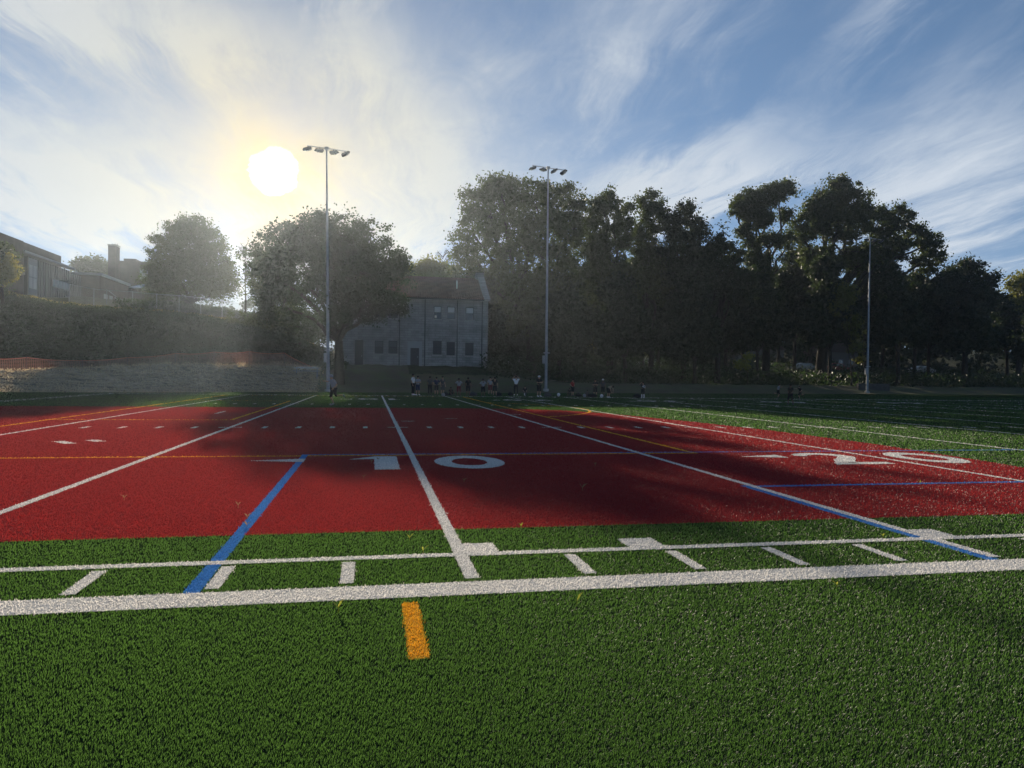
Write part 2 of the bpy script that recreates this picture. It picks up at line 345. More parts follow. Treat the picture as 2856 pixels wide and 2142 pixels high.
def number(name, ch, ox, oy, flip=None):
    ps = [[(ox+a, oy+b) for a, b in p] for p in DIG[ch]]
    if flip: ps = [[(2*flip-a, FAR+.4-b) for a, b in p] for p in ps]
    shapes.append((name, ps, WHITE, .0094))
for k, (a, l0) in enumerate((('1', -1.15), ('2', -1.63), ('3', -1.55), ('4', -1.6), ('5', -1.6))):
    xl = (k+1)*10*YD
    for fl in (None, xl):
        number('field_number', a, xl+l0, 6.9, fl); number('field_number', '0', xl+(.34 if k == 0 else .38), 6.9, fl)
        tri = [(xl-2.81, 8.25), (xl-1.88, 8.0), (xl-1.88, 8.5)]
        if fl:                        # mirrored across the field, still pointing to the near goal
            tri = [(a_, FAR+.4-b_) for a_, b_ in tri][::-1]
        if k < 4: shapes.append(('direction_arrow', [tri], WHITE, .0094))
# fibres
NB = 1500000
d = np.exp(rng.uniform(math.log(2.1), math.log(92), NB)); th = rng.uniform(-R(50), R(50), NB)+YAW
keep = rng.random(NB) < np.clip(1.25-.25*np.log(d/2.1), .34, 1)
d = d[keep]; th = th[keep]; bx = CAM[0]+d*np.sin(th); by = CAM[1]+d*np.cos(th)
on = (by < np.interp(bx, EX, EY)-.05) & (bx > -58); d = d[on]; bx = bx[on]; by = by[on]
owner = np.full(len(bx), -1)
def inpoly(px, py, poly):
    ins = np.zeros(len(px), bool); n = len(poly)
    for i in range(n):
        x1, y1 = poly[i]; x2, y2 = poly[(i+1) % n]
        if y1 == y2: continue
        c = ((y1 > py) != (y2 > py)) & (px < (x2-x1)*(py-y1)/(y2-y1)+x1); ins ^= c
    return ins
jx = bx+rng.normal(0, .009, len(bx)); jy = by+rng.normal(0, .009, len(by))      # tufts stray across the edges of the lines
for si, (nm, polys, m_, z_) in enumerate(shapes):
    for poly in polys:
        xs_ = [a for a, b in poly]; ys_ = [b for a, b in poly]
        cand = np.nonzero((jx > min(xs_)) & (jx < max(xs_)) & (jy > min(ys_)) & (jy < max(ys_)))[0]
        if len(cand): owner[cand[inpoly(jx[cand], jy[cand], poly)]] = si
fx_ = .5+.5*np.sin(bx*1.1+.8*np.sin(by*.9))*np.sin(by*1.3+.6*np.sin(bx*1.7))   # slow change of pile lean
def fibres(idx):
    n = len(idx); dd = d[idx]; x = bx[idx]; y = by[idx]
    w = .0021*(dd/3)**.98; h = rng.uniform(.011, .020, n)*(1+.018*dd)
    a = rng.uniform(0, 2*math.pi, n); lean = rng.uniform(.06, .60, n)*h*(0.7+.5*fx_[idx]); la = rng.uniform(0, 2*math.pi, n)
    ux, uy = np.cos(a)*w/2, np.sin(a)*w/2
    lx, ly = np.cos(la)*lean + .004, np.sin(la)*lean - .003
    z0 = np.full(n, .001); V = np.empty((n, 5, 3))
    V[:, 0] = np.stack([x-ux, y-uy, z0], -1); V[:, 1] = np.stack([x+ux, y+uy, z0], -1)
    V[:, 2] = np.stack([x+ux*.85+lx*.35, y+uy*.85+ly*.35, h*.62], -1); V[:, 3] = np.stack([x-ux*.85+lx*.35, y-uy*.85+ly*.35, h*.62], -1)
    V[:, 4] = np.stack([x+lx, y+ly, h*rng.uniform(.8, 1.05, n)], -1)
    b = np.arange(n)[:, None]*5
    F = np.concatenate([b+np.array([[0, 1, 2]]), b+np.array([[0, 2, 3]]), b+np.array([[3, 2, 4]])])
    tone = np.repeat(np.clip(rng.normal(.5, .25, n), 0, 1), 5)
    return V.reshape(-1, 3), F, tone
def surface(name, polys, z, m_, si):
    from mathutils.geometry import tessellate_polygon
    vs, fs = [], []
    for poly in polys:
        b = len(vs); v3 = [(x, y, z) for x, y in poly]; vs += v3
        for t in tessellate_polygon([[Vector(v) for v in v3]]):
            t = tuple(t); A, B_, C_ = (Vector(v3[k]) for k in t)
            if (B_-A).cross(C_-A).z < 0: t = t[::-1]
            fs.append(tuple(b+k for k in t))
    V = np.array(vs, float); F = np.array(fs); mi = np.zeros(len(F), int); tone = np.full(len(V), .5)
    idx = np.nonzero(owner == si)[0]
    if len(idx):
        V2, F2, t2 = fibres(idx); F = np.concatenate([F, F2+len(V)]); V = np.concatenate([V, V2]); mi = np.concatenate([mi, np.ones(len(F2), int)]); tone = np.concatenate([tone, t2])
    return link(name, np_mesh(name, V, F, [BACK[id(m_)], m_], mi, tone))
props(surface('turf', [turf_sheet()], 0., GREEN, -99), kind='structure')
V2, F2, t2 = fibres(np.nonzero(owner == -1)[0])
props(link('turf_fibres', np_mesh('turf_fibres', V2, F2, [GREEN], None, t2)), 'green artificial turf fibres covering the field', 'turf', kind='stuff')
for si, (nm, polys, m_, z_) in enumerate(shapes):
    props(surface(nm, polys, z_, m_, si), kind='structure')


# ------------------------------------------------------------------ trees
LEAF = {}
def leafmat(name, col, tcol, tr=.4): 
    LEAF[name] = mat(name+' leaves', col, .55, .35, trans=tr, tcol=tcol, tone=.45)
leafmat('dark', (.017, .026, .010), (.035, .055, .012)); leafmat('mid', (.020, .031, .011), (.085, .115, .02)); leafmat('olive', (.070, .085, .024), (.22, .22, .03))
leafmat('yellow', (.17, .15, .035), (.42, .36, .05), .5); leafmat('ivy', (.018, .028, .012), (.05, .09, .02), .3); leafmat('sapling', (.16, .17, .03), (.45, .42, .05), .5)
BARK = mat('bark', (.045, .038, .030), .95, .1, noise=(6, .5, None), bump=(12, .8, .05))
def leaves(lobes, n, size, clump=.9, hollow=.55):
    """lobes: (cx,cy,cz,rx,ry,rz,weight) -> kite leaf arrays, gathered in clumps so gaps remain"""
    L_ = np.array(lobes, float); vol = L_[:, 3]*L_[:, 5]*np.sqrt(L_[:, 4])*L_[:, 6]; n_cl = max(8, int(n/70))
    li = rng.choice(len(L_), n_cl, p=vol/vol.sum())
    dirs = rng.normal(size=(n_cl, 3)); dirs /= np.linalg.norm(dirs, axis=1)[:, None]
    rad = rng.uniform(hollow**3, 1.0, n_cl)**(1/3.); rad *= np.clip(rng.normal(1, .16, n_cl), .65, 1.2)*(1+.13*np.sin(dirs[:, 0]*7+li)*np.sin(dirs[:, 2]*9+li*2))
    cc = L_[li, :3]+dirs*L_[li, 3:6]*rad[:, None]
    cs = clump*rng.uniform(.45, 1.25, n_cl)
    ci = rng.integers(0, n_cl, n); off = rng.normal(size=(n, 3)); off *= (np.abs(rng.normal(size=n))**.6/np.linalg.norm(off, axis=1))[:, None]
    c = cc[ci]+off*cs[ci][:, None]*np.array([1, 1, .75])
    a = rng.normal(size=(n, 3)); a /= np.linalg.norm(a, axis=1)[:, None]; b = np.cross(a, rng.normal(size=(n, 3))); b /= np.linalg.norm(b, axis=1)[:, None]
    s = size*rng.uniform(.55, 1.3, n)[:, None]
    V = np.stack([c-a*s*.5, c+b*s*.33, c+a*s*.5, c-b*s*.33], 1).reshape(-1, 3)
    F = np.arange(4*n).reshape(n, 4)
    tone = np.repeat(np.clip(rng.normal(.5, .2, n)+.18*np.sin(ci*1.7), 0, 1), 4)
    return V, F, tone
def branch(mb, a, b, r0, r1, wig=.06):
    a = Vector(a); b = Vector(b); Ln = (b-a).length; pts = []
    for k in range(7):
        t = k/6; p = a.lerp(b, t); p.z += math.sin(t*math.pi)*Ln*.05
        if 0 < k < 6: p += Vector((random.uniform(-1, 1), random.uniform(-1, 1), random.uniform(-.5, .5)))*Ln*wig
        pts.append(p)
    mb.tube(pts, [r0+(r1-r0)*k/6 for k in range(7)], 7, False); return pts
def tree(label, Y, base_u, lobes, n, size=.34, m_='dark', trunk_r=.35, clump=.9, fork=None, name='tree', cat='tree', group=None, depthk=.8, twigs=True, hollow=.55, base=None):
    bx_, _, _ = at(base_u, 1040, Y); bz = gz(bx_, Y)-.15; o = empty(name, (bx_, Y, bz), label, cat, group)
    k = mpp(Y); LL = []
    for l in lobes:
        u, v, ru, rv = l[:4]; dy = l[4] if len(l) > 4 else 0; w = l[5] if len(l) > 5 else 1
        c = at(u, v, Y+dy); kk = mpp(Y+dy); LL.append((c[0]-bx_, c[1]-Y, c[2]-bz, ru*kk, ru*kk*depthk, rv*kk, w))
    V, F, t = leaves(LL, n, size, clump, hollow)
    link('crown', np_mesh('crown', V, F, [LEAF[m_]], None, t), parent=o)
    mb = MB(); top = max(l[2] for l in LL); zc = [l[2]-l[5]*.7 for l in LL]; f = fork if fork else max(1.0, min(zc)*.8 if min(zc) > 2 else 2.0)
    cxm = sum(l[0] for l in LL)/len(LL)*.3
    mb.tube([(0, 0, 0), (.05, 0, f*.4), (cxm*.3, 0, f)], [trunk_r*1.35, trunk_r, trunk_r*.85], 10)
    for l in LL:
        st = (cxm*.3, 0, f); pts = branch(mb, st, (l[0], l[1], l[2]), trunk_r*.55, trunk_r*.14)
        if twigs:
            for j in range(5):
                q = pts[random.randint(3, 6)]; dv = Vector((random.uniform(-1, 1)*l[3], random.uniform(-1, 1)*l[4], random.uniform(-.5, 1)*l[5]))*.8
                branch(mb, q, q+dv, trunk_r*.16, .02, .08)
    mb.build('trunk', BARK, o); return o

# the tree under the sun, whose shadow falls over the field
tree('broad spreading tree in front of the stone building, directly below the sun', 63, 945,
     [(900, 665, 95, 62), (800, 680, 80, 55), (985, 670, 90, 55, -1), (1060, 720, 75, 45), (745, 740, 55, 55), (860, 760, 120, 70, 1), (1000, 760, 95, 55, -1), (1090, 760, 50, 30, 1), (905, 625, 45, 28), (1010, 850, 110, 50, -3, .8),
      (790, 850, 80, 60, 1, .7), (1090, 840, 50, 45, -3, .6), (930, 850, 60, 70, -1, .6)], 62000, .26, 'dark', .42, .75, fork=4.0, depthk=.62)
tree('low tree with drooping pale green boughs at the ridge, left of the broad tree', 89, 735,
     [(748, 730, 32, 50), (735, 790, 40, 45), (680, 892, 45, 16, -1, .4), (780, 840, 55, 55), (735, 895, 50, 22, -1, .6), (632, 900, 20, 12, -1, .4)], 17000, .28, 'mid', .28, .75)
tree('round maple behind the chain link fence on the ridge', 101, 532,
     [(530, 690, 85, 70), (530, 645, 50, 36), (475, 740, 60, 55), (590, 740, 62, 58), (455, 790, 50, 36), (600, 790, 55, 40), (530, 785, 92, 50), (440, 815, 30, 26), (625, 815, 34, 26)], 56000, .30, 'mid', .35, .8)
tree('yellowing tree cut by the left edge of the photo', 86, 0,
     [(-10, 740, 45, 50), (-30, 790, 45, 60)], 14000, .26, 'mid', .25, .6)
tree('small golden tree at the left edge before the brick school', 85, 5,
     [(18, 750, 26, 36), (-15, 765, 30, 40)], 7000, .22, 'yellow', .15, .45)
tree('distant tree between the school roof and the chimney building', 175, 260,
     [(240, 745, 26, 18), (280, 752, 30, 22), (300, 770, 24, 16)], 6000, .6, 'mid', .4, 1.6)
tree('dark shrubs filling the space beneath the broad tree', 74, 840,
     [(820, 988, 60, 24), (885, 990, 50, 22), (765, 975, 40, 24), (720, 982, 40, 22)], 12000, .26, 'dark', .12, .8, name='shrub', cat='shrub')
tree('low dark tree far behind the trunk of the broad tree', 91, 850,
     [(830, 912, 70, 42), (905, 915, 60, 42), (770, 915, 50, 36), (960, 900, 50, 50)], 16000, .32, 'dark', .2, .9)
tree('small pale green tree rising behind the tiled roof', 100, 1190,
     [(1190, 760, 45, 30), (1150, 770, 30, 24), (1240, 770, 42, 34), (1215, 745, 20, 18)], 12000, .36, 'olive', .3, .9)
# tall trees on the right
tree('tallest broad tree, leftmost of the tall row, behind the second light mast', 84, 1480,
     [(1395, 540, 62, 48), (1330, 570, 48, 42), (1480, 545, 75, 45), (1570, 560, 60, 50), (1320, 660, 52, 70), (1420, 650, 85, 75), (1530, 660, 85, 80), (1300, 770, 50, 55, -2), (1420, 790, 100, 75), (1560, 790, 90, 80), (1285, 700, 22, 22), (1390, 515, 28, 20), (1600, 640, 40, 60),
      (1400, 880, 60, 50), (1500, 880, 80, 60)], 72000, .36, 'mid', .6, .95, fork=7)
tree('ragged crowned tree next in the tall row right of the second light mast', 88, 1700,
     [(1685, 570, 48, 34), (1650, 590, 36, 38), (1740, 600, 38, 40), (1690, 660, 85, 60), (1640, 750, 70, 80), (1720, 790, 90, 80), (1700, 545, 20, 14)], 36000, .36, 'mid', .45, .9, fork=7)
tree('narrow upright tree with a rounded tip in the middle of the tall row', 90, 1815,
     [(1812, 560, 36, 30), (1825, 610, 42, 50), (1790, 680, 45, 60), (1820, 760, 65, 80)], 22000, .36, 'mid', .35, .8, fork=7)
tree('tree with a notched peak right of the narrow upright tree', 87, 1905,
     [(1915, 580, 26, 30), (1885, 620, 36, 34), (1940, 640, 32, 34), (1900, 690, 62, 50), (1920, 770, 70, 70)], 24000, .36, 'dark', .35, .85, fork=7)
tree('dark spired tree below the gap in the tall row', 84, 2000,
     [(2008, 650, 14, 28), (2000, 690, 36, 30), (2040, 710, 34, 30), (1970, 720, 40, 34), (2010, 780, 80, 60), (2060, 800, 50, 60)], 24000, .34, 'dark', .35, .8, fork=6)
tree('leaning cottonwood with an open crown and bare forks', 92, 2135,
     [(2080, 560, 48, 30), (2140, 545, 48, 34), (2180, 530, 42, 28), (2110, 600, 50, 42), (2055, 590, 20, 36), (2080, 650, 26, 40), (2150, 670, 45, 20), (2200, 670, 22, 28), (2195, 600, 24, 26), (2090, 700, 26, 40), (2120, 760, 46, 50)], 34000, .36, 'mid', .50, .75, fork=14)
tree('huge domed cottonwood, highest crown right of the open cottonwood', 95, 2290,
     [(2340, 535, 60, 36), (2290, 580, 50, 42), (2390, 575, 55, 42), (2350, 630, 85, 50), (2240, 640, 42, 50), (2450, 620, 55, 48), (2510, 610, 46, 40), (2555, 660, 42, 34), (2590, 680, 42, 36), (2480, 690, 70, 44), (2590, 730, 50, 36), (2400, 720, 70, 40), (2290, 720, 60, 40), (2340, 510, 26, 16), (2560, 640, 22, 18)],
     66000, .38, 'mid', .75, .85, fork=10)
tree('dark rounded tree right of the third light mast', 96, 2690,
     [(2700, 750, 48, 30), (2650, 790, 50, 50), (2740, 790, 48, 44), (2700, 840, 85, 60), (2600, 830, 60, 60)], 30000, .40, 'dark', .4, 1.)
tree('far tree at the right edge of the photo', 112, 2840,
     [(2840, 800, 40, 34), (2880, 790, 60, 40), (2860, 860, 60, 60), (2810, 870, 40, 50)], 18000, .46, 'olive', .4, 1.1)
# understorey that closes the view below the tall crowns
UNDER = [(1330, 900, 55, 70, 92), (1440, 930, 60, 60, 95), (1560, 900, 60, 75, 93), (1640, 930, 50, 50, 98), (1740, 900, 65, 70, 94), (1840, 880, 60, 80, 95), (1930, 900, 60, 80, 92), (2020, 900, 60, 70, 96),
         (2120, 880, 60, 70, 99), (2210, 850, 60, 80, 101), (2310, 860, 65, 80, 98), (2410, 850, 60, 80, 102), (2500, 870, 60, 75, 99), (2600, 900, 60, 60, 100), (2700, 910, 60, 50, 104), (2800, 920, 60, 50, 102), (2890, 920, 60, 60, 108)]
desc = ['beside the stone building gable', 'just left of the second light mast', 'right behind the second light mast', 'with a thin low crown, second right of the second mast', 'under the ragged crowned tree', 'under the narrow upright tree', 'under the notched peak', 'under the dark spire',
        'under the open cottonwood', 'in the dip between the two cottonwoods', 'under the left half of the huge dome', 'just left of the third light mast', 'just right of the third light mast', 'between the third mast and the dark rounded tree', 'in front of the dark rounded tree', 'left of the far edge tree', 'under the far edge tree']
for j_, ((u, v, ru, rv, Y), ds) in enumerate(zip(UNDER, desc)):
    if j_ % 2 == 0: Y = Y-12; v += 15
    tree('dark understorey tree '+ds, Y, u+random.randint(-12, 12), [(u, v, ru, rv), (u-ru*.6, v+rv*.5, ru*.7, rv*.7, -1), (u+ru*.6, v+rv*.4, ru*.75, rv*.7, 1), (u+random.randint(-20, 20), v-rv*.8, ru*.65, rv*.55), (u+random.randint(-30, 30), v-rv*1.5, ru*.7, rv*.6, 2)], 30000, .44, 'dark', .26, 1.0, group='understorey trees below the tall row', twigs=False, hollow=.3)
tree('bright yellow green sapling on the bank behind the running players', 78, 2085,
     [(2083, 1000, 20, 14), (2065, 1015, 16, 12), (2100, 1018, 17, 12), (2085, 1025, 20, 10)], 1500, .22, 'sapling', .05, .35, fork=1.6, name='sapling')
tree('leafy olive tree hanging over the bank just left of the third light mast', 84, 2375,
     [(2390, 960, 20, 30), (2375, 900, 26, 36), (2340, 850, 32, 40), (2400, 1000, 16, 14), (2360, 820, 36, 36)], 9000, .26, 'olive', .10, .55, fork=2.6)
tree('sunlit low tree behind the players, right of the second light mast', 92, 1715,
     [(1690, 950, 26, 18), (1715, 965, 22, 22), (1660, 965, 20, 22), (1790, 950, 18, 30), (1795, 980, 16, 16)], 4000, .26, 'olive', .10, .5, fork=2.2)
# the wooded rise far behind, one mass
def woodland():
    LL = []
    for k in range(150):
        x = rng.uniform(10, 230); y = rng.uniform(134, 165); r = rng.uniform(4, 8); h = rng.uniform(4, 15); LL.append((x, y, gz(x, y)+h*.7, r, r*.8, h*.6, 1))
    for k in range(40):
        x = rng.uniform(-95, -5); y = rng.uniform(185, 230); r = rng.uniform(5, 9); h = rng.uniform(4, 9); LL.append((x, y, gz(x, y)+h*.5, r, r*.8, h*.6, .7))
    for k in range(60):
        x = 12+k*3.6; y = rng.uniform(122, 134); LL.append((x, y, gz(x, y)+1.6, 3.4, 2.5, 2.2, 1.5))
    V, F, t = leaves(LL, 170000, .95, 1.8, .3)
    props(link('far_woodland', np_mesh('far_woodland', V, F, [LEAF['dark']], None, t)), 'dark far woodland closing the view behind the street', 'woodland', kind='stuff')
woodland()
FILL = [(1365, 860, 60, 60, 98), (1500, 850, 60, 60, 99), (1600, 850, 55, 60, 99), (1700, 830, 60, 60, 100), (1790, 830, 50, 60, 100), (1880, 800, 55, 60, 99), (1960, 830, 50, 60, 101), (2070, 830, 50, 55, 103), (2170, 800, 45, 60, 105), (2260, 780, 50, 60, 106), (2460, 790, 60, 60, 107), (2550, 810, 60, 60, 106)]
fdesc = ['right of the stone gable', 'left of centre under the tallest tree', 'under the right flank of the tallest tree', 'behind the ragged crown', 'between the ragged crown and the narrow tree', 'under the notched peak crown', 'left of the dark spire', 'left under the open cottonwood', 'right under the open cottonwood', 'behind the dip between the cottonwoods', 'behind the right limb of the huge dome', 'left of the dark rounded tree']
for (u, v, ru, rv, Y), ds in zip(FILL, fdesc):
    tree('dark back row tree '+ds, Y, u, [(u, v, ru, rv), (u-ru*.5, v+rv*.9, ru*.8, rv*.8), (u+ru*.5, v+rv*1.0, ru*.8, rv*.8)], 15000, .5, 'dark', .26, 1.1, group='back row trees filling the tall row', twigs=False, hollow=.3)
# bare twiggy trees
def bare(label, Y, u0, vtop, v0, spread, n=26):
    bx_, _, _ = at(u0, 1000, Y); bz = gz(bx_, Y)-.1; o = empty('bare_tree', (bx_, Y, bz), label, 'tree'); k = mpp(Y); H = at(u0, vtop, Y)[2]-bz; mb = MB()
    zf = at(u0, v0, Y)[2]-bz
    mb.tube([(0, 0, 0), (.1, 0, zf*.6), (0, 0, zf), (.1, 0, H*.9)], [.14, .10, .06, .012], 7)
    for j in range(n):
        t = random.uniform(.0, .8); z = zf+(H-zf)*t; a = random.uniform(0, 6.28); Ln = spread*k*(1-t*.6)
        p = branch(mb, (0, 0, z), (math.cos(a)*Ln, math.sin(a)*Ln, z+Ln*random.uniform(.8, 1.5)), .05, .015, .04)
        for i in range(3): branch(mb, p[3+i], p[3+i]+Vector((random.uniform(-1, 1), random.uniform(-1, 1), random.uniform(.4, 1.2)))*Ln*.35, .02, .01, .05)
    mb.build('trunk', BARK, o)
bare('bare twiggy tree between the round maple and the broad tree', 98, 682, 655, 800, 30)
bare('bare twigs rising behind the tiled roof of the stone building', 104, 1232, 700, 780, 34, 18)
# ivy and scrub on the steep bank, dry grass on the ridge
def scatter_ground(name, label, n, xr, yr, size, hr, mkey, test, cat='ground cover'):
    x = rng.uniform(*xr, n); y = rng.uniform(*yr, n); k = test(x, y); x, y = x[k], y[k]; n = len(x); z = hgt(x, y)+rng.uniform(0, 1, n)**2*hr
    c = np.stack([x, y, z], -1); a = rng.normal(size=(n, 3)); a[:, 2] += .6; a /= np.linalg.norm(a, axis=1)[:, None]; b = np.cross(a, rng.normal(size=(n, 3))); b /= np.linalg.norm(b, axis=1)[:, None]
    s = size*rng.uniform(.5, 1.4, n)[:, None]; V = np.stack([c-a*s*.5, c+b*s*.3, c+a*s*.5, c-b*s*.3], 1).reshape(-1, 3)
    t = np.repeat(np.clip(rng.normal(.5, .2, n)+.25*np.sin(x*.9)*np.sin(y*.7+x*.3), 0, 1), 4)
    props(link(name, np_mesh(name, V, np.arange(4*n).reshape(n, 4), [LEAF[mkey]], None, t)), label, cat, kind='stuff')
yrid = lambda x: np.interp(x, [-40, -20, 0], [91, 93, 93])
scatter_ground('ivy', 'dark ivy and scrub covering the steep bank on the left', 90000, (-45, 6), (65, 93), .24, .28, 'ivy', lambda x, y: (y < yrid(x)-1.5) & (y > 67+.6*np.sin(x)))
leafmat('drygrass', (.12, .11, .04), (.34, .28, .09), .5)
scatter_ground('ridge_grass', 'dry grass along the crest of the left bank', 60000, (-45, 2), (88, 106), .20, .22, 'drygrass', lambda x, y: (y > yrid(x)-2.2+.7*np.sin(x*.8)) & (y < yrid(x)+4+2*np.sin(x*.5)))
leafmat('strawbits', (.36, .29, .19), (.7, .55, .34), .5)
scatter_ground('scrub', 'dark scrub behind the chain link fence below the round maple', 40000, (-26, 0), (97, 107), .28, 1.7, 'ivy', lambda x, y: (x > -25) & (y > 97.5+.5*np.sin(x)))
scatter_ground('straw', 'loose straw and dry stalks on the low bank', 26000, (-24, 4), (48, 68), .16, .16, 'strawbits', lambda x, y: ((y-np.interp(x, EX, EY)) > .2) & ((y-np.interp(x, EX, EY)) < 9.5))
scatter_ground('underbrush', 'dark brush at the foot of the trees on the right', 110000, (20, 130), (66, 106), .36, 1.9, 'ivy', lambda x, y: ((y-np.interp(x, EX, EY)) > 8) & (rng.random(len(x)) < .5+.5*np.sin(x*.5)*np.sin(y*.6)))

# ------------------------------------------------------------------ stone building
def brickmat(name, c1, c2, mortar, sc, bw=.9, rh=.3, ms=.02, bump=.4):
    m = bpy.data.materials.new(name); m.use_nodes = True; N = m.node_tree.nodes; L = m.node_tree.links; p = N['Principled BSDF']; p.inputs['Roughness'].default_value = .9; p.inputs['Specular IOR Level'].default_value = .2
    tc = N.new('ShaderNodeTexCoord'); sp = N.new('ShaderNodeSeparateXYZ'); L.new(tc.outputs['Object'], sp.inputs[0])
    ad = N.new('ShaderNodeMath'); ad.operation = 'ADD'; L.new(sp.outputs[0], ad.inputs[0]); L.new(sp.outputs[1], ad.inputs[1])
    cb = N.new('ShaderNodeCombineXYZ'); L.new(ad.outputs[0], cb.inputs[0]); L.new(sp.outputs[2], cb.inputs[1])
    b = N.new('ShaderNodeTexBrick'); L.new(cb.outputs[0], b.inputs[0]); b.inputs['Color1'].default_value = (*c1, 1); b.inputs['Color2'].default_value = (*c2, 1); b.inputs['Mortar'].default_value = (*mortar, 1)
    b.inputs['Scale'].default_value = sc; b.inputs['Brick Width'].default_value = bw; b.inputs['Row Height'].default_value = rh; b.inputs['Mortar Size'].default_value = ms; b.inputs['Bias'].default_value = 0
    n = N.new('ShaderNodeTexNoise'); n.inputs['Scale'].default_value = 1.1; n.inputs['Detail'].default_value = 8; L.new(tc.outputs['Object'], n.inputs[0])
    mr = N.new('ShaderNodeMapRange'); L.new(n.outputs[0], mr.inputs[0]); mr.inputs[1].default_value = .3; mr.inputs[2].default_value = .7; mr.inputs[3].default_value = .72; mr.inputs[4].default_value = 1.15
    sc_ = N.new('ShaderNodeVectorMath'); sc_.operation = 'SCALE'; L.new(b.outputs[0], sc_.inputs[0]); L.new(mr.outputs[0], sc_.inputs[3]); L.new(sc_.outputs[0], p.inputs['Base Color'])
    bp = N.new('ShaderNodeBump'); bp.inputs['Strength'].default_value = bump; bp.inputs['Distance'].default_value = .03; bp.invert = True; L.new(b.outputs['Fac'], bp.inputs['Height']); L.new(bp.outputs[0], p.inputs['Normal'])
    return m
STONE = brickmat('limestone blocks', (.33, .325, .31), (.25, .245, .235), (.18, .18, .17), 1., .75, .26, .02)
BRICKR = brickmat('red brown brick', (.10, .05, .042), (.08, .042, .036), (.10, .09, .085), 1., .24, .09, .01)
BRICKD = brickmat('dark brick', (.06, .042, .04), (.048, .035, .033), (.06, .055, .055), 1., .24, .09, .01)
def tilemat():
    m = mat('red roof tile', (.15, .075, .062), .8, .2, noise=(1.2, .35, None)); N = m.node_tree.nodes; L = m.node_tree.links
    tc = N.new('ShaderNodeTexCoord'); w = N.new('ShaderNodeTexWave'); w.bands_direction = 'X'; w.inputs['Scale'].default_value = 1.3; L.new(tc.outputs['Object'], w.inputs[0])
    w2 = N.new('ShaderNodeTexWave'); w2.bands_direction = 'Z'; w2.wave_profile = 'SAW'; w2.inputs['Scale'].default_value = 1.1; L.new(tc.outputs['Object'], w2.inputs[0])
    a = N.new('ShaderNodeMath'); a.operation = 'ADD'; L.new(w.outputs[1], a.inputs[0]); L.new(w2.outputs[1], a.inputs[1])
    b = N.new('ShaderNodeBump'); b.inputs['Strength'].default_value = 1; b.inputs['Distance'].default_value = .12; L.new(a.outputs[0], b.inputs['Height']); L.new(b.outputs[0], N['Principled BSDF'].inputs['Normal']); return m
TILE = tilemat()
DARKM = mat('dark painted metal', (.03, .032, .035), .5, .4); GLASS = mat('window glass', (.03, .035, .04), .08, .8); BLIND = mat('pale roller blind', (.50, .52, .52), .7, .3)
CONC = mat('concrete', (.34, .33, .31), .9, .2, noise=(2, .25, None)); DOORM = mat('dark steel door', (.06, .06, .062), .6, .3); TRIM = mat('grey trim', (.30, .31, .32), .6, .3)
GALV = mat('galvanised steel', (.27, .285, .31), .5, .5, .4, noise=(3, .2, None)); WHITEP = mat('white paint', (.75, .75, .74), .6, .4); PAPER = mat('cream paper', (.8, .72, .58), .8, .2)
BZ = 2.45; YF = 74.0
hb = empty('stone_building', (13.7, YF, BZ), 'two storey limestone building with a red tiled roof beyond the players', 'building')
hx = lambda u: at(u, 1020, YF)[0]-13.7
hz = lambda u, v: at(u, v, YF)[2]-BZ
XL, XR = hx(935), hx(1359); EAVE = hz(1180, 834)
# wall with real openings: front wall built as panels between openings
ops = []
for (u0, u1, v0, v1) in ((1208, 1229.5, 853.5, 889), (1245.5, 1268, 855, 890), (1297, 1320, 857, 892)): ops.append(('w', u0, u1, v0, v1, 'blind'))
for (u0, u1, v0, v1) in ((1044.5, 1068.4, 850, 886), (1083, 1107.6, 851, 887), (990, 1013, 848, 884)): ops.append(('w', u0, u1, v0, v1, 'plain'))
for (u0, u1, v0, v1) in ((1207, 1231, 951, 989), (1245, 1268, 954, 991), (1297, 1320, 956, 991.5)): ops.append(('w', u0, u1, v0, v1, 'screen'))
for (u0, u1, v0, v1) in ((1044.5, 1068.4, 950, 986), (1083, 1107.6, 950, 986)): ops.append(('w', u0, u1, v0, v1, 'low'))
ops.append(('d', 989, 1012.5, 948, 1020, 'side')); ops.append(('d', 1136, 1177, 952, 1021, 'portal'))
R_ = []
for k, u0, u1, v0, v1, ty in ops:
    um = (u0+u1)/2; z0, z1 = hz(um, v1), hz(um, v0)
    if k == 'd': z0 = 0.
    R_.append((hx(u0), hx(u1), z0, z1, k, ty))
wb = MB(); zs = sorted({-.6, EAVE} | {r[2] for r in R_} | {r[3] for r in R_})
for za, zb in zip(zs[:-1], zs[1:]):
    zm = (za+zb)/2; cuts = sorted((r[0], r[1]) for r in R_ if r[2] < zm < r[3]); x = XL
    for c0, c1 in cuts+[(XR, XR)]:
        if c0 > x: wb.box(x, c0, 0, .35, za, zb)
        x = c1
wb.box(XL, XL+.35, .35, 9.6, -.6, EAVE); wb.box(XR-.35, XR, .35, 9.6, -.6, EAVE); wb.box(XL+.35, XR-.35, 9.25, 9.6, -.6, EAVE)
RZ = at(1240, 777, YF+4.8)[2]-BZ
gab = [(XR-.45, -.25, EAVE), (XR-.45, 9.85, EAVE), (XR-.45, 4.8, RZ+.35)]
wb.prism(gab, (.55, 0, 0)); wb.prism([(XL-.1, -.25, EAVE), (XL-.1, 9.85, EAVE), (XL-.1, 4.8, RZ+.35)], (.55, 0, 0))
wb.build('wall', STONE, hb)
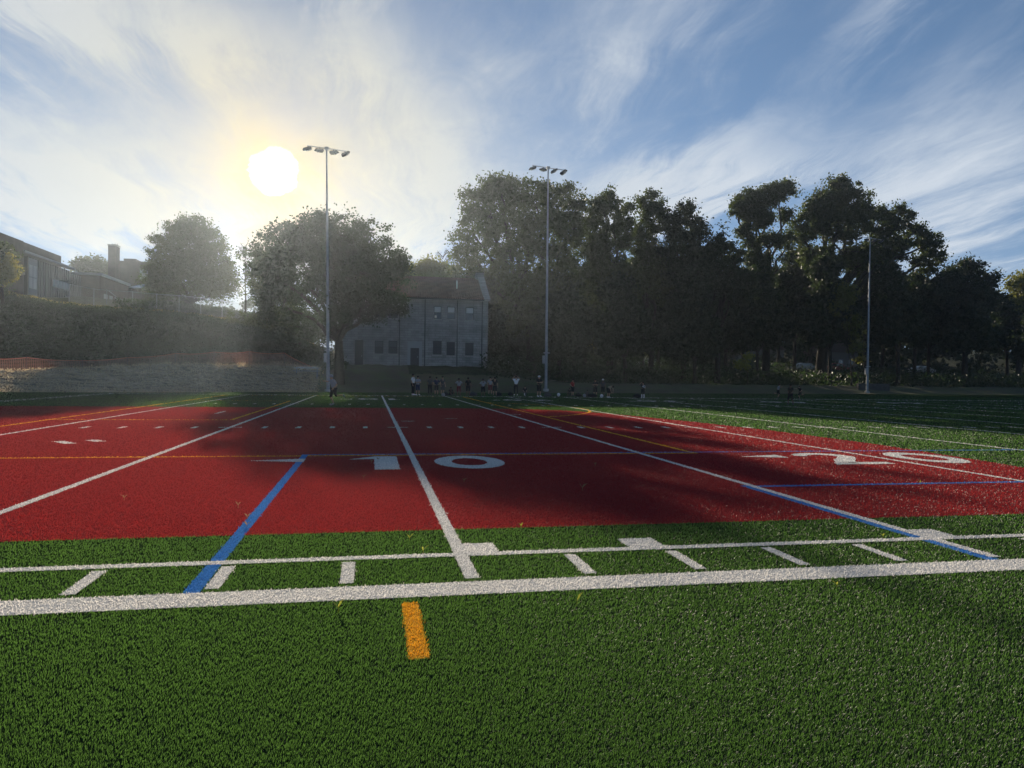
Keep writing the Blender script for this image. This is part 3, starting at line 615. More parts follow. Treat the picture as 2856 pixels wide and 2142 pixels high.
rf = MB(); rf.prism([(XL+.5, -.45, EAVE+.003), (XL+.5, -.45, EAVE+.2), (XL+.5, 4.8, RZ+.15), (XL+.5, 10.05, EAVE+.2), (XL+.5, 10.05, EAVE+.003), (XL+.5, 4.8, RZ-.1)], (XR-XL-1.0, 0, 0))
rfo = rf.build('roof', TILE, hb)
MB().tube([(hx(1277), 1.9, EAVE+1.2), (hx(1277), 1.9, EAVE+2.4)], .06).build('vent_pipe', WHITEP, rfo)
ch = MB(); ch.box(XR-.75, XR+.12, 4.2, 5.4, RZ+.0, RZ+.75); ch.build('chimney', STONE, rfo)
cp = MB()
for s_ in (1, -1): cp.prism([(XR-.55, 4.8, RZ+.38), (XR-.55, 4.8-s_*5.15, EAVE+.03), (XR-.55, 4.8-s_*5.15, EAVE+.22), (XR-.55, 4.8, RZ+.57)], (.75, 0, 0))
cp.build('coping', STONE, hb)
MB().box(XL+.5, XR-.5, -.62, -.42, EAVE-.05, EAVE+.1).build('gutter', DARKM, hb)
for u in (1184, 1274, 1343, 1113):
    MB().tube([(hx(u), -.10, EAVE-.05), (hx(u), -.08, .1)], .055).build('downspout', DARKM, hb)
for x0, x1, z0, z1, k, ty in R_:
    if k == 'w':
        fr = MB(); t = .07
        fr.box(x0, x0+t, .08, .2, z0, z1); fr.box(x1-t, x1, .08, .2, z0, z1); fr.box(x0+t, x1-t, .08, .2, z1-t, z1); fr.box(x0+t, x1-t, .08, .2, z0, z0+t); zm = (z0+z1)/2; fr.box(x0+t, x1-t, .06, .19, zm-.035, zm+.035)
        f = fr.build('window', DARKM, hb)
        MB().box(x0+t, x1-t, .14, .16, z0+t, z1-t).build('pane', DOORM if ty in ('screen', 'low') else GLASS, f)
        if ty == 'blind': MB().box(x0+t+.01, x1-t-.01, .11, .137, zm+.04, z1-t-.01).build('blind', BLIND, f)
        if ty == 'low': MB().box(x0+t+.01, x1-t-.01, .11, .137, zm+.04, z1-t-.01).build('blind', mat('dim blind', (.12, .12, .125), .8, .2), f)
        if abs((x0+13.7)-at(1208, 870, YF)[0]) < .1 and ty == 'blind': MB().box(x0+.1, x0+.34, .105, .135, z0+.1, z0+.38).build('paper_notice', PAPER, f)
        MB().box(x0-.08, x1+.08, -.07, .1, z0-.13, z0-.004).build('sill', CONC, f)
    elif ty == 'side':
        dr = MB().box(x0, x1, .15, .22, z0, z1).build('door', DOORM, hb); MB().box(x1-.2, x1-.13, .08, .149, z0+1., z0+1.15).build('handle', GALV, dr)
    else:
        pm = MB(); pm.box(x0, x0+.32, .05, .3, z0, z1); pm.box(x1-.32, x1, .05, .3, z0, z1); pm.box(x0+.32, x1-.32, .05, .3, z0+2.05, z1); pm.build('door_surround', TRIM, hb)
        dr = MB().box(x0+.32, x1-.32, .2, .27, z0, z0+2.05).build('door', DOORM, hb); MB().box(x1-.5, x1-.44, .14, .199, z0+1., z0+1.15).build('handle', GALV, dr)
        MB().box(x0-.1, x1+.1, -.5, -.002, z0-.12, z0+.02).build('doorstep', CONC, hb)

# ------------------------------------------------------------------ school on the hill (left)
SIDING = mat('dark corrugated siding', (.045, .055, .06), .5, .4, .3); FASCIA = mat('pale metal fascia', (.19, .20, .21), .5, .4, .2)
def sidingmat():
    N = SIDING.node_tree.nodes; L = SIDING.node_tree.links; tc = N.new('ShaderNodeTexCoord'); w = N.new('ShaderNodeTexWave'); w.bands_direction = 'Y'; w.inputs['Scale'].default_value = .42; L.new(tc.outputs['Object'], w.inputs[0])
    b = N.new('ShaderNodeBump'); b.inputs['Strength'].default_value = 1; b.inputs['Distance'].default_value = .25; L.new(w.outputs[1], b.inputs['Height']); L.new(b.outputs[0], N['Principled BSDF'].inputs['Normal'])
sidingmat()
def alongX(u, X):    # Y of the vertical plane X seen in photo column u (at mid height)
    dd = ray(u, 760); return CAM[1]+dd[1]*(X-CAM[0])/dd[0]
SX = -34.6; sb = empty('school_building', (SX, 88, 9.5), 'long school block with dark corrugated siding and stair windows on the hill at left', 'building')
yA, yB, yC, yD = [alongX(u, SX)-88 for u in (65, 88, 113, 205)]; yE = alongX(225, SX-.8)-88; GZ0 = -1.; TOP = 8.0
def zat(u, v, y): return at(u, v, y+88)[2]-9.5
MB().box(-14, 0, -16, yA, GZ0, zat(65, 673, yA)).build('brick_wing', BRICKD, sb)
MB().box(-14, -.9, yA+.01, yB, GZ0, 6.9).build('recessed_wall', SIDING, sb)
wl_ = MB(); wl_.box(-14, -.5, yB+.01, yD, GZ0, 6.6); wl_.box(-14, -.7, yD+.01, yE, GZ0, 6.4); wl_.build('siding_wall', SIDING, sb)
MB().prism([(.2, yA+.02, 6.75), (.2, yD, 6.75), (.2, yD, 7.05), (.2, yA+.02, 7.05)], (-.75, 0, 0)).build('fascia', FASCIA, sb)
MB().prism([(.1, yA+.02, 7.06), (-4, yA+.02, 7.75), (-4, yA+.02, 7.06)], (0, yD-yA-.05, 0)).build('lower_roof', FASCIA, sb)
MB().box(-13, -4.1, yA+2.0, yE+1.5, 6.7, 9.6).build('upper_storey', BRICKD, sb)
w = MB(); w.box(-.5, -.38, yB+.1, yC, GZ0+1.0, 6.5); wf = w.build('stair_window', FASCIA, sb)
ym = (yB+yC)/2
for a, b in ((yB+.3, ym-.1), (ym+.1, yC-.25)):
    for z0, z1 in ((4.1, 5.6), (2.6, 4.0), (.2, 1.6)):
        MB().box(-.375, -.35, a, b, z0, z1).build('pane', BLIND if z0 > 2 else GLASS, wf)
sw0, sw1 = alongX(155, SX)-88, alongX(200, SX)-88; w = MB(); w.box(-.5, -.4, sw0, sw1, 3.55, 4.75); wf = w.build('strip_window', DARKM, sb)
for k in range(5):
    q = (sw1-sw0)/5; MB().box(-.395, -.36, sw0+k*q+.12, sw0+(k+1)*q-.1, 3.65, 4.65).build('pane', BLIND, wf)
MB().box(-.5, -.3, sw0+4, sw1, 2.6, 2.75).build('ledge', FASCIA, sb)
wl2 = MB().box(-.895, -.75, yA+2.2, yA+2.6, 4.2, 5.0); wl2.build('wall_lamp', TRIM, sb)
lb = empty('brick_annex', (-36.2, 118, 12), 'low red brick annex with a pale roof edge beyond the dark siding', 'building')
bzz = at(240, 757, 118)[2]-12; x1 = at(270, 757, 118)[0]+36.2; ylen = alongX(363, -33.6)-118
MB().box(-6, x1, 1.5, ylen, -3, bzz-.4).build('wall', BRICKR, lb); MB().box(-6.2, x1+.3, 1.2, ylen+.3, bzz-.398, bzz).build('roof_edge', FASCIA, lb)
for k in range(4):
    yy = 3+k*(ylen-5)/4; MB().box(x1-.02, x1+.06, yy, yy+1.6, .2, 1.9).build('window', TRIM, lb)
MB().tube([(x1+.3, 4, 2.6), (x1+.5, ylen-2, .9)], .06).build('handrail', GALV, lb)
cb_ = empty('chimney_building', (-42, 160, 13), 'distant dark brick building with a tall square chimney', 'building')
def cxx(u): return at(u, 750, 160)[0]+42
def czz(u, v): return at(u, v, 160)[2]-13
MB().box(cxx(330), cxx(450), 0, 14, -4, czz(360, 728)).build('wall', BRICKD, cb_); MB().box(cxx(346), cxx(380), -.3, 6, czz(360, 728)+.01, czz(360, 722)).build('parapet', BRICKD, cb_)
chm = MB(); chm.box(cxx(313), cxx(334)-.01, -2.5, -.01, -4, czz(322, 691)); chm.build('chimney', BRICKD, cb_)
MB().box(cxx(313)-.1, cxx(334)+.1, -2.6, .1, czz(322, 691)+.002, czz(322, 691)+.3).build('chimney_cap', CONC, cb_)
for u in (318, 326, 333): MB().tube([(cxx(u), -1.2, czz(322, 691)+.3), (cxx(u), -1.2, czz(322, 681))], .03, 5).build('lightning_rod', DARKM, cb_)
f = MB().box(cxx(390), cxx(412), -.1, -.003, czz(400, 782), czz(400, 752)).build('window', TRIM, cb_); MB().box(cxx(391.5), cxx(410), -.14, -.103, czz(400, 780), czz(400, 754)).build('pane', BLIND, f)
sh = empty('canopy_shelter', (at(405, 815, 128)[0], 128, 12.0), 'open shelter with a shallow pale hipped canopy roof beyond the fence', 'shelter')
sx = lambda u: at(u, 800, 128)[0]-sh.location.x
sz_ = lambda v: at(405, v, 128)[2]-12
MB().add([(sx(375), -3, sz_(808)), (sx(436), -3, sz_(808)), (sx(436), 3, sz_(807)), (sx(375), 3, sz_(807)), (sx(398), 0, sz_(793)), (sx(424), 0, sz_(793))], [(0, 1, 5, 4), (1, 2, 5), (2, 3, 4, 5), (3, 0, 4), (0, 3, 2, 1)]).build('canopy', WHITEP, sh)
for u in (380, 430):
    for yy in (-2.6, 2.6): MB().tube([(sx(u), yy, -2), (sx(u), yy, sz_(808))], .07, 6).build('post', DARKM, sh)

# ------------------------------------------------------------------ fences, bench, street behind
def netmat(name, col, sc, hole):
    m = mat(name, col, .6, .3, trans=.25, tcol=col); N = m.node_tree.nodes; L = m.node_tree.links; out = N['Material Output']; src = out.inputs[0].links[0].from_socket
    tc = N.new('ShaderNodeTexCoord'); sp = N.new('ShaderNodeSeparateXYZ'); L.new(tc.outputs['Object'], sp.inputs[0]); w = []
    for k in (0, 2):
        a = N.new('ShaderNodeMath'); a.operation = 'MULTIPLY'; a.inputs[1].default_value = sc; L.new(sp.outputs[k], a.inputs[0])
        b = N.new('ShaderNodeMath'); b.operation = 'FRACT'; L.new(a.outputs[0], b.inputs[0]); c = N.new('ShaderNodeMath'); c.operation = 'LESS_THAN'; c.inputs[1].default_value = hole; L.new(b.outputs[0], c.inputs[0]); w.append(c.outputs[0])
    mm = N.new('ShaderNodeMath'); mm.operation = 'MULTIPLY'; L.new(w[0], mm.inputs[0]); L.new(w[1], mm.inputs[1])
    t = N.new('ShaderNodeBsdfTransparent'); x = N.new('ShaderNodeMixShader'); L.new(mm.outputs[0], x.inputs[0]); L.new(src, x.inputs[1]); L.new(t.outputs[0], x.inputs[2]); L.new(x.outputs[0], out.inputs[0]); return m
NET = netmat('orange plastic mesh', (.32, .16, .13), 9., .80); CHAIN = netmat('chain link wire', (.25, .26, .27), 9., .9)
def fence(name, label, cat, pts, hs, net, postm, r, partname):
    """pts ground points, hs heights"""
    o = empty(name, (pts[0][0], pts[0][1], pts[0][2]), label, cat); ox, oy, oz = pts[0]
    vs, fs = [], []; n = len(pts)
    P_ = []
    for i in range(n-1):
        for k in range(6):
            t = k/6; sag = 1-.10*math.sin(t*math.pi) if name == 'safety_fence' else 1
            a, b = Vector(pts[i]), Vector(pts[i+1]); p = a.lerp(b, t); P_.append((p, (hs[i]*(1-t)+hs[i+1]*t)*sag))
    P_.append((Vector(pts[-1]), hs[-1]))
    for p, h in P_: vs += [(p.x-ox, p.y-oy+.05*math.sin(p.x*2), p.z-oz+.02), (p.x-ox, p.y-oy, p.z-oz+h)]
    fs = [(2*i, 2*i+2, 2*i+3, 2*i+1) for i in range(len(P_)-1)]
    MB().add(vs, fs).build(partname, net, o)
    if name == 'safety_fence': MB().tube([(p.x-ox, p.y-oy-.01, p.z-oz+h) for p, h in P_], .022, 5).build('top_edge', mat('orange top tape', (.6, .22, .16), .5, .4, trans=.4, tcol=(.7, .25, .18)), o)
    else: MB().tube([(p.x-ox, p.y-oy, p.z-oz+h) for p, h in P_], .03, 5).build('top_rail', GALV, o)
    for p, h in zip(pts, hs):
        if h > .3: MB().tube([(p[0]-ox, p[1]-oy-.04, p[2]-oz-.3), (p[0]-ox, p[1]-oy-.04, p[2]-oz+h+.08)], r, 6).build('post', postm, o)
fp = []
for u, Y, h in ((-60, 57.5, 1.1), (75, 58.5, 1.12), (230, 60, .72), (355, 61, .85), (490, 62, 1.1), (597, 62.6, 1.2), (695, 63.2, 1.25), (793, 64, 1.2), (870, 65.6, .06)):
    x = at(u, 1030, Y)[0]; fp.append(((x, Y, gz(x, Y)), h))
fence('safety_fence', 'sagging orange plastic safety fence along the top of the straw bank', 'fence', [p for p, h in fp], [h for p, h in fp], NET, DARKM, .025, 'netting')
fp = []
for u, Y in ((193, 99), (262, 101), (298, 100), (370, 99), (437, 98), (500, 97), (560, 97), (620, 96.5), (680, 96)):
    x = at(u, 850, Y)[0]; fp.append((x, Y, gz(x, Y)))
fence('chain_link_fence', 'tall chain link fence on the ridge below the school', 'fence', fp, [2.6]*len(fp), CHAIN, GALV, .04, 'netting')
be = empty('bleacher', (at(856, 1030, 62.5)[0], 62.5, gz(at(856, 1030, 62.5)[0], 62.5)), 'aluminium bleacher bench shining behind the orange fence', 'bleacher')
zt = at(856, 1026, 62.5)[2]-be.location.z
MB().obox((0, 0, zt), (2.2, .28, .06)).build('seat', mat('bright aluminium', (.8, .8, .78), .25, .6, .9), be); MB().obox((0, -.5, zt-.28), (2.3, .24, .05)).build('footboard', GALV, be)
for s_ in (-.9, .9):
    q = MB(); q.tube([(s_, -.45, -.2), (s_, 0, zt-.03)], .03, 6); q.tube([(s_, .4, -.2), (s_, 0, zt-.03)], .03, 6); q.build('leg', GALV, be)
pt = empty('picnic_table', (at(25, 810, 95)[0], 95, gz(at(25, 810, 95)[0], 95)), 'picnic table on the hill in front of the school brick wing', 'table')
MB().box(-1.0, 1.0, -.35, .35, .72, .77).build('table_top', GALV, pt)
for s_ in (-1, 1): MB().box(-1.0, 1.0, s_*.7-.13, s_*.7+.13, .42, .46).build('seat', GALV, pt)
for s_ in (-.7, .7):
    q = MB(); q.tube([(s_, -.7, .0), (s_, 0, .71)], .04, 6); q.tube([(s_, .7, .0), (s_, 0, .71)], .04, 6); q.tube([(s_, -.7, .4), (s_, .7, .4)], .03, 6); q.build('leg', GALV, pt)
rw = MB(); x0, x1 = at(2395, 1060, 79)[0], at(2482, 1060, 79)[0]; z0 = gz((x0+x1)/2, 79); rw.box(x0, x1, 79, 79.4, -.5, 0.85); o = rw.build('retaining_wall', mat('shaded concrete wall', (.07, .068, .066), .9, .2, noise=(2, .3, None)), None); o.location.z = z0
props(o, 'low grey concrete retaining wall right beside the third light mast', 'wall')
pp = []
for u, v, Y in ((1535, 1048, 72), (1600, 1060, 74), (1680, 1066, 76), (1800, 1076, 78), (1900, 1080, 80)):
    x = at(u, v, Y)[0]; pp.append((x, Y))
V_ = []
for x, y in pp:
    for q in (-.7, .7): V_.append((x, y+q, gz(x, y+q)+.04))
MB().add(V_, [(2*i, 2*i+2, 2*i+3, 2*i+1) for i in range(len(pp)-1)]).build('path', mat('trodden dirt path', (.22, .19, .16), .95, .1, noise=(2, .3, None)), None)['kind'] = 'structure'
rx = [(20+i*9.0) for i in range(13)]; V_ = []
for x in rx:
    for q in (108, 114): V_.append((x, q+.05*x, gz(x, 111)+.25))
MB().add(V_, [(2*i, 2*i+2, 2*i+3, 2*i+1) for i in range(len(rx)-1)]).build('road', mat('asphalt', (.05, .05, .052), .9, .3), None)['kind'] = 'structure'
def car(label, u, Y, col, rz=0.):
    x = at(u, 1000, Y)[0]; o = empty('parked_car', (x, Y, gz(x, Y)+.25), label, 'car', 'cars parked on the street behind the trees', rz)
    prof = [(-2.2, .35), (2.2, .35), (2.25, .75), (1.3, .95), (.7, 1.42), (-1.1, 1.45), (-1.8, .98), (-2.25, .85)]
    paint = mat('car paint', col, .3, .6, .2)
    MB().prism([(a, -.85, b) for a, b in prof], (0, 1.7, 0)).build('body', paint, o)
    MB().prism([(a, -.87, b) for a, b in [(1.1, .97), (.62, 1.34), (-1.02, 1.36), (-1.55, .99)]], (0, 1.74, 0)).build('windows', GLASS, o)
    for a in (-1.4, 1.4):
        for b in (-.8, .8):
            w = MB().tube([(a, b-.1, .33), (a, b+.1, .33)], .33, 14).build('wheel', DARKM, o); MB().tube([(a, b-.11, .33), (a, b+.11, .33)], .17, 10).build('rim', GALV, w)
car('pale parked car glimpsed under the open cottonwood', 2245, 106, (.22, .22, .21)); car('dark red parked car with a sunlit roof left of the third light mast', 2330, 107, (.25, .03, .03)); car('white parked car between the trunks at the far right', 2572, 110, (.3, .3, .3)); car('silver parked car glimpsed right of the second light mast', 1815, 109, (.2, .2, .21))
def house(label, u, Y, w, h, wallc, roofc):
    x = at(u, 1000, Y)[0]; z = gz(x, Y)-.3; o = empty('house', (x, Y, z), label, 'house', 'houses across the street behind the trees')
    wm = mat('painted siding', wallc, .8, .3); MB().box(-w/2, w/2, 0, 7, 0, h).build('wall', wm, o)
    MB().prism([(-w/2-.4, -.4, h+.003), (w/2+.4, -.4, h+.003), (0, -.4, h+w*.32)], (0, 7.8, 0)).build('roof', mat('shingle', roofc, .9, .2), o)
    for a in (-w*.3, 0, w*.3):
        f = MB().box(a-.5, a+.5, -.06, -.003, 1.2, 2.7).build('window', TRIM, o); MB().box(a-.42, a+.42, -.08, -.063, 1.28, 2.62).build('pane', GLASS, f)
house('pale house behind the sapling across the street', 2130, 128, 9, 4.5, (.16, .16, .15), (.08, .07, .06)); house('grey gabled house left of the third light mast', 2345, 130, 8, 4.2, (.13, .12, .11), (.09, .07, .06)); house('pale house glimpsed just right of the stone building', 1410, 118, 10, 4.5, (.2, .21, .21), (.1, .09, .08))

# ------------------------------------------------------------------ light masts
LENS = mat('lamp glass', (.6, .62, .62), .1, .7)
def mast(label, ub, Y, vt, aims, arm=3.1, ut=None):
    b = at(ub, 1060, Y); z = gz(b[0], Y); o = empty('light_mast', (b[0], Y, z), label, 'light mast', 'tall floodlight masts beyond the far sideline'); H = at(ut or ub, vt, Y)[2]-z
    tx = at(ut or ub, vt, Y)[0]-b[0]
    MB().tube([(0, 0, -.3), (tx*.25, 0, H*.25), (tx*.6, 0, H*.6), (tx, 0, H)], [.15, .13, .10, .065], 14).build('pole', GALV, o)
    MB().tube([(0, 0, -.3), (0, 0, .2)], .3, 14).build('footing', CONC, o)
    MB().obox((tx, 0, H), (.34, .2, .24)).build('head_box', TRIM, o)
    MB().tube([(tx-arm, .0, H+.12), (tx+arm, 0, H-.12)], .04, 6).build('crossarm', TRIM, o)
    MB().tube([(-.28+tx*.2, -.05, H*.17), (.35+tx*.2, -.05, H*.17)], .06, 6).build('service_bracket', TRIM, o)
    MB().obox((-.3, -.1, H*.14), (.22, .3, .8)).build('service_box', TRIM, o)
    for i, (px, tilt, yaw) in enumerate(aims):
        x = tx+px*arm; zz = H+.12-(px+1)*.12
        hd = MB(); m_ = Euler((0, tilt, yaw)); c = Vector((x, 0, zz-.27))
        pr = [(a_*.62, b_*.62) for a_, b_ in [(-.75, -.02), (-.55, .16), (.35, .2), (.5, .1), (.45, -.14), (-.2, -.2)]]
        mt = m_.to_matrix(); hd.prism([c+mt @ Vector((a, -.2, bb)) for a, bb in pr], mt @ Vector((0, .4, 0))); hd.tube([(x, 0, zz), (x, 0, zz-.2)], .04, 6)
        fl = hd.build('floodlight', DARKM if i else DARKM, o)
        MB().prism([c+mt @ Vector((a*.62, -.17, bb*.62)) for a, bb in [(-.52, -.10), (-.5, -.125), (-.1, -.215), (-.1, -.19)]], mt @ Vector((0, .34, 0))).build('lens', LENS, fl)
mast('tall steel floodlight mast closest to the sun', 916, 59, 414, [(-.95, -.25, 0), (-.35, .0, .3), (.35, .12, 2.9), (.95, .5, 3.14)], 1.62, 911)
mast('tall steel floodlight mast in front of the tallest broad tree', 1523, 65, 468, [(-.95, -.3, 0), (-.3, 0, .6), (.35, .5, 3.0), (.95, .55, 2.5)], 1.62, 1529)
mast('floodlight mast seen against the dark trees, farthest right', 2419, 77, 664, [(-.95, -.3, 0), (-.3, 0, .6), (.35, .5, 3.0), (.95, .55, 2.5)], 1.62, 2427)
# small sign poles near the third mast handled by its service box

# ------------------------------------------------------------------ people
SKIN = [mat('skin tan', (.36, .22, .15), .6, .3), mat('skin brown', (.13, .07, .045), .6, .3)]
CL = {k: mat(k+' cloth', c, .9, .15) for k, c in dict(white=(.72, .72, .74), black=(.018, .018, .02), grey=(.27, .28, .30), darkgrey=(.07, .07, .075), red=(.30, .03, .03), maroon=(.13, .03, .035), navy=(.02, .03, .07), tan=(.30, .25, .19), blue=(.10, .16, .4)).items()}
HAIR = mat('dark hair', (.02, .015, .012), .8, .2)
dg = None
def skinned(name, verts, edges, m_, parent, sub=1):
    me = bpy.data.meshes.new(name); me.from_pydata([v[:3] for v in verts], edges, []); o = bpy.data.objects.new(name+'_src', me); C.objects.link(o)
    md = o.modifiers.new('s', 'SKIN'); md.use_smooth_shade = True; o.modifiers.new('u', 'SUBSURF').levels = sub
    sv = me.skin_vertices[0].data
    for i, v in enumerate(verts): sv[i].radius = (v[3], v[3]) if len(v) < 5 else (v[3], v[4]); sv[i].use_root = (i == 0)
    d_ = bpy.context.evaluated_depsgraph_get(); d_.update(); nm = bpy.data.meshes.new_from_object(o.evaluated_get(d_)); bpy.data.objects.remove(o); nm.name = name; nm.materials.clear(); nm.materials.append(m_)
    return link(name, nm, None, parent)
def pose(kind):
    P = dict(pel=(0, 0, .93), wa=(0, 0, 1.08), ch=(0, 0, 1.30), nk=(0, 0, 1.47), h1=(0, -.01, 1.57), h2=(0, -.01, 1.68),
             sl=(-.18, 0, 1.40), sr=(.18, 0, 1.40), el=(-.25, .02, 1.13), er=(.25, .02, 1.13), wl=(-.25, -.08, .90), wr=(.25, -.08, .90),
             hl=(-.10, 0, .90), hr=(.10, 0, .90), kl=(-.12, -.02, .50), kr=(.12, -.02, .50), al=(-.13, .02, .09), ar=(.13, .02, .09), tl=(-.14, -.16, .04), tr=(.14, -.16, .04))
    if kind == 'hips': P.update(el=(-.38, .08, 1.18), er=(.38, .08, 1.18), wl=(-.20, -.06, 1.0), wr=(.20, -.06, 1.0))
    if kind == 'armsup': P.update(el=(-.36, -.08, 1.46), er=(.36, -.08, 1.46), wl=(-.10, -.06, 1.68), wr=(.10, -.06, 1.68))
    if kind == 'fold': P.update(el=(-.26, -.10, 1.15), er=(.26, -.10, 1.15), wl=(.06, -.24, 1.22), wr=(-.06, -.25, 1.18))
    if kind == 'onearm': P.update(er=(.38, -.02, 1.48), wr=(.20, -.05, 1.62))
    if kind == 'walk': P.update(kl=(-.10, -.16, .50), al=(-.10, -.14, .10), tl=(-.10, -.32, .05), kr=(.12, .06, .50), ar=(.12, .30, .16), tr=(.12, .20, .05), el=(-.27, .14, 1.15), er=(.27, -.10, 1.15), wr=(.24, -.28, 1.05), wl=(-.25, .10, .92))
    if kind == 'run': P.update(ch=(-.02, -.06, 1.29), nk=(-.02, -.11, 1.45), h1=(-.02, -.14, 1.54), h2=(-.02, -.15, 1.65), sl=(-.19, -.08, 1.39), sr=(.17, -.07, 1.38), el=(-.42, -.12, 1.33), wl=(-.62, -.25, 1.36), er=(.25, .08, 1.14), wr=(.22, -.1, 1.0),
                              kl=(-.12, -.12, .52), al=(-.10, .06, .12), tl=(-.12, -.10, .05), kr=(.10, .10, .55), ar=(.20, .48, .62), tr=(.22, .56, .50))
    if kind == 'kneel': P.update({k: (v[0], v[1], v[2]-.42) for k, v in P.items() if k in ('pel', 'wa', 'ch', 'nk', 'h1', 'h2', 'sl', 'sr', 'el', 'er', 'wl', 'wr', 'hl', 'hr')}); P.update(kl=(-.13, -.38, .48), al=(-.13, -.34, .09), tl=(-.13, -.5, .04), kr=(.12, -.05, .08), ar=(.12, .36, .08), tr=(.12, .46, .04), wl=(-.16, -.36, .55), wr=(.16, -.28, .60))
    if kind == 'sit': P.update({k: (v[0], v[1]-(v[2]-.93)*.2, v[2]-.80) for k, v in P.items() if k in ('pel', 'wa', 'ch', 'nk', 'h1', 'h2', 'sl', 'sr', 'el', 'er', 'wl', 'wr', 'hl', 'hr')}); P.update(kl=(-.2, -.42, .38), al=(-.16, -.62, .08), tl=(-.18, -.78, .05), kr=(.2, -.42, .38), ar=(.16, -.62, .08), tr=(.18, -.78, .05), wl=(-.18, -.42, .42), wr=(.18, -.42, .42), el=(-.26, -.2, .38), er=(.26, -.2, .38))
    if kind == 'bend': P.update(wa=(0, -.10, 1.02), ch=(0, -.32, 1.10), nk=(0, -.46, 1.12), h1=(0, -.55, 1.12), h2=(0, -.65, 1.08), sl=(-.18, -.40, 1.10), sr=(.18, -.40, 1.10), el=(-.2, -.46, .82), er=(.2, -.46, .82), wl=(-.14, -.5, .58), wr=(.14, -.5, .58), kl=(-.13, -.12, .50), kr=(.13, -.12, .50))
    return P
def person(label, u, v, hpx, kind='stand', shirt='black', pants='black', skin=0, rz=0., socks=None, sleeves=True, cap=None, shoes='darkgrey', longpants=False, number_=None, z=0., foot=None):
    g = onz(u, v, z); Hm = {'kneel': 1.33, 'sit': .95, 'bend': 1.22}.get(kind, 1.76); S = hpx*mpp(g[1])*.985/Hm
    o = empty('person', (g[0], g[1], .02), label, 'person', rz=rz); o.scale = (S, S, S); P = pose(kind)
    vs = []; ix = {}
    def a(k, r, r2=None): ix[k] = len(vs); vs.append((*P[k], r, r2 or r))
    for k, r, r2 in (('pel', .125, .10), ('wa', .115, .09), ('ch', .14, .105), ('nk', .055, .055), ('h1', .075, .085), ('h2', .078, .09), ('sl', .062, .062), ('el', .042, .042), ('wl', .030, .030), ('sr', .062, .062), ('er', .042, .042), ('wr', .030, .030),
                     ('hl', .085, .085), ('kl', .058, .058), ('al', .038, .038), ('tl', .034, .03), ('hr', .085, .085), ('kr', .058, .058), ('ar', .038, .038), ('tr', .034, .03)): a(k, r, r2)
    E_ = [('pel', 'wa'), ('wa', 'ch'), ('ch', 'nk'), ('nk', 'h1'), ('h1', 'h2'), ('ch', 'sl'), ('sl', 'el'), ('el', 'wl'), ('ch', 'sr'), ('sr', 'er'), ('er', 'wr'), ('pel', 'hl'), ('hl', 'kl'), ('kl', 'al'), ('al', 'tl'), ('pel', 'hr'), ('hr', 'kr'), ('kr', 'ar'), ('ar', 'tr')]
    ed = [(ix[p_], ix[q]) for p_, q in E_]
    body = skinned('body', vs, ed, SKIN[skin], o)
    # hands with fingers and a nose, merged into the body mesh
    hm = MB()
    for e_, w_ in (('el', 'wl'), ('er', 'wr')):
        pe, pw = Vector(P[e_]), Vector(P[w_]); dv = (pw-pe).normalized(); sd = dv.cross(Vector((0, 1, 0)));  sd = sd.normalized() if sd.length > .1 else Vector((1, 0, 0)); fw = sd.cross(dv)
        palm = pw+dv*.05; hm.ball(palm, (.036, .036, .045))
        for j, ln in enumerate((.075, .085, .08, .062)):
            b0 = palm+dv*.03+fw*(j-1.5)*.019; hm.tube([b0, b0+dv*ln*.5+sd*.006, b0+dv*ln+sd*.022], [.010, .009, .007], 5)
        hm.tube([palm+fw*.03, palm+fw*.055+dv*.025, palm+fw*.06+dv*.055], [.012, .010, .008], 5)
    h1, h2 = Vector(P['h1']), Vector(P['h2']); fc = (h1+h2)/2; hm.ball(fc+Vector((0, -.10, -.02)), (.014, .02, .022), 6, 4)
    for s_ in (-1, 1): hm.ball(fc+Vector((s_*.085, 0, -.01)), (.012, .02, .03), 6, 4)
    bm = bmesh.new(); bm.from_mesh(body.data); tmp = bpy.data.meshes.new('t'); tmp.from_pydata(hm.v, [], hm.f); bm.from_mesh(tmp); bm.to_mesh(body.data); bm.free(); bpy.data.meshes.remove(tmp)
    body.data.polygons.foreach_set('use_smooth', [True]*len(body.data.polygons))
    def mid(p_, q, t): return tuple(np.array(P[p_])*(1-t)+np.array(P[q])*t)
    sv = [(*P['ch'], .165, .13), (*P['wa'], .145, .12), (*P['pel'], .145, .12), (*P['nk'], .07, .07), (*P['sl'], .085, .085), (*mid('sl', 'el', .75), .07, .07), (*P['sr'], .085, .085), (*mid('sr', 'er', .75), .07, .07)]
    sh_ = skinned('shirt', sv, [(0, 1), (1, 2), (0, 3), (0, 4), (4, 5), (0, 6), (6, 7)], CL[shirt], o)
    t_ = 1.35 if longpants else .85
    def leg(s): 
        return [(*P['h'+s], .112, .112), (*P['k'+s], .085, .085)] + ([(*mid('k'+s, 'a'+s, .9), .062, .062)] if longpants else [(*mid('k'+s, 'a'+s, .12), .08, .08)])
    pv = [(P['pel'][0], P['pel'][1], P['pel'][2]+.02, .145, .125)]+leg('l')+leg('r'); skinned('trousers' if longpants else 'shorts', pv, [(0, 1), (1, 2), (2, 3), (0, 4), (4, 5), (5, 6)], CL[pants], o)
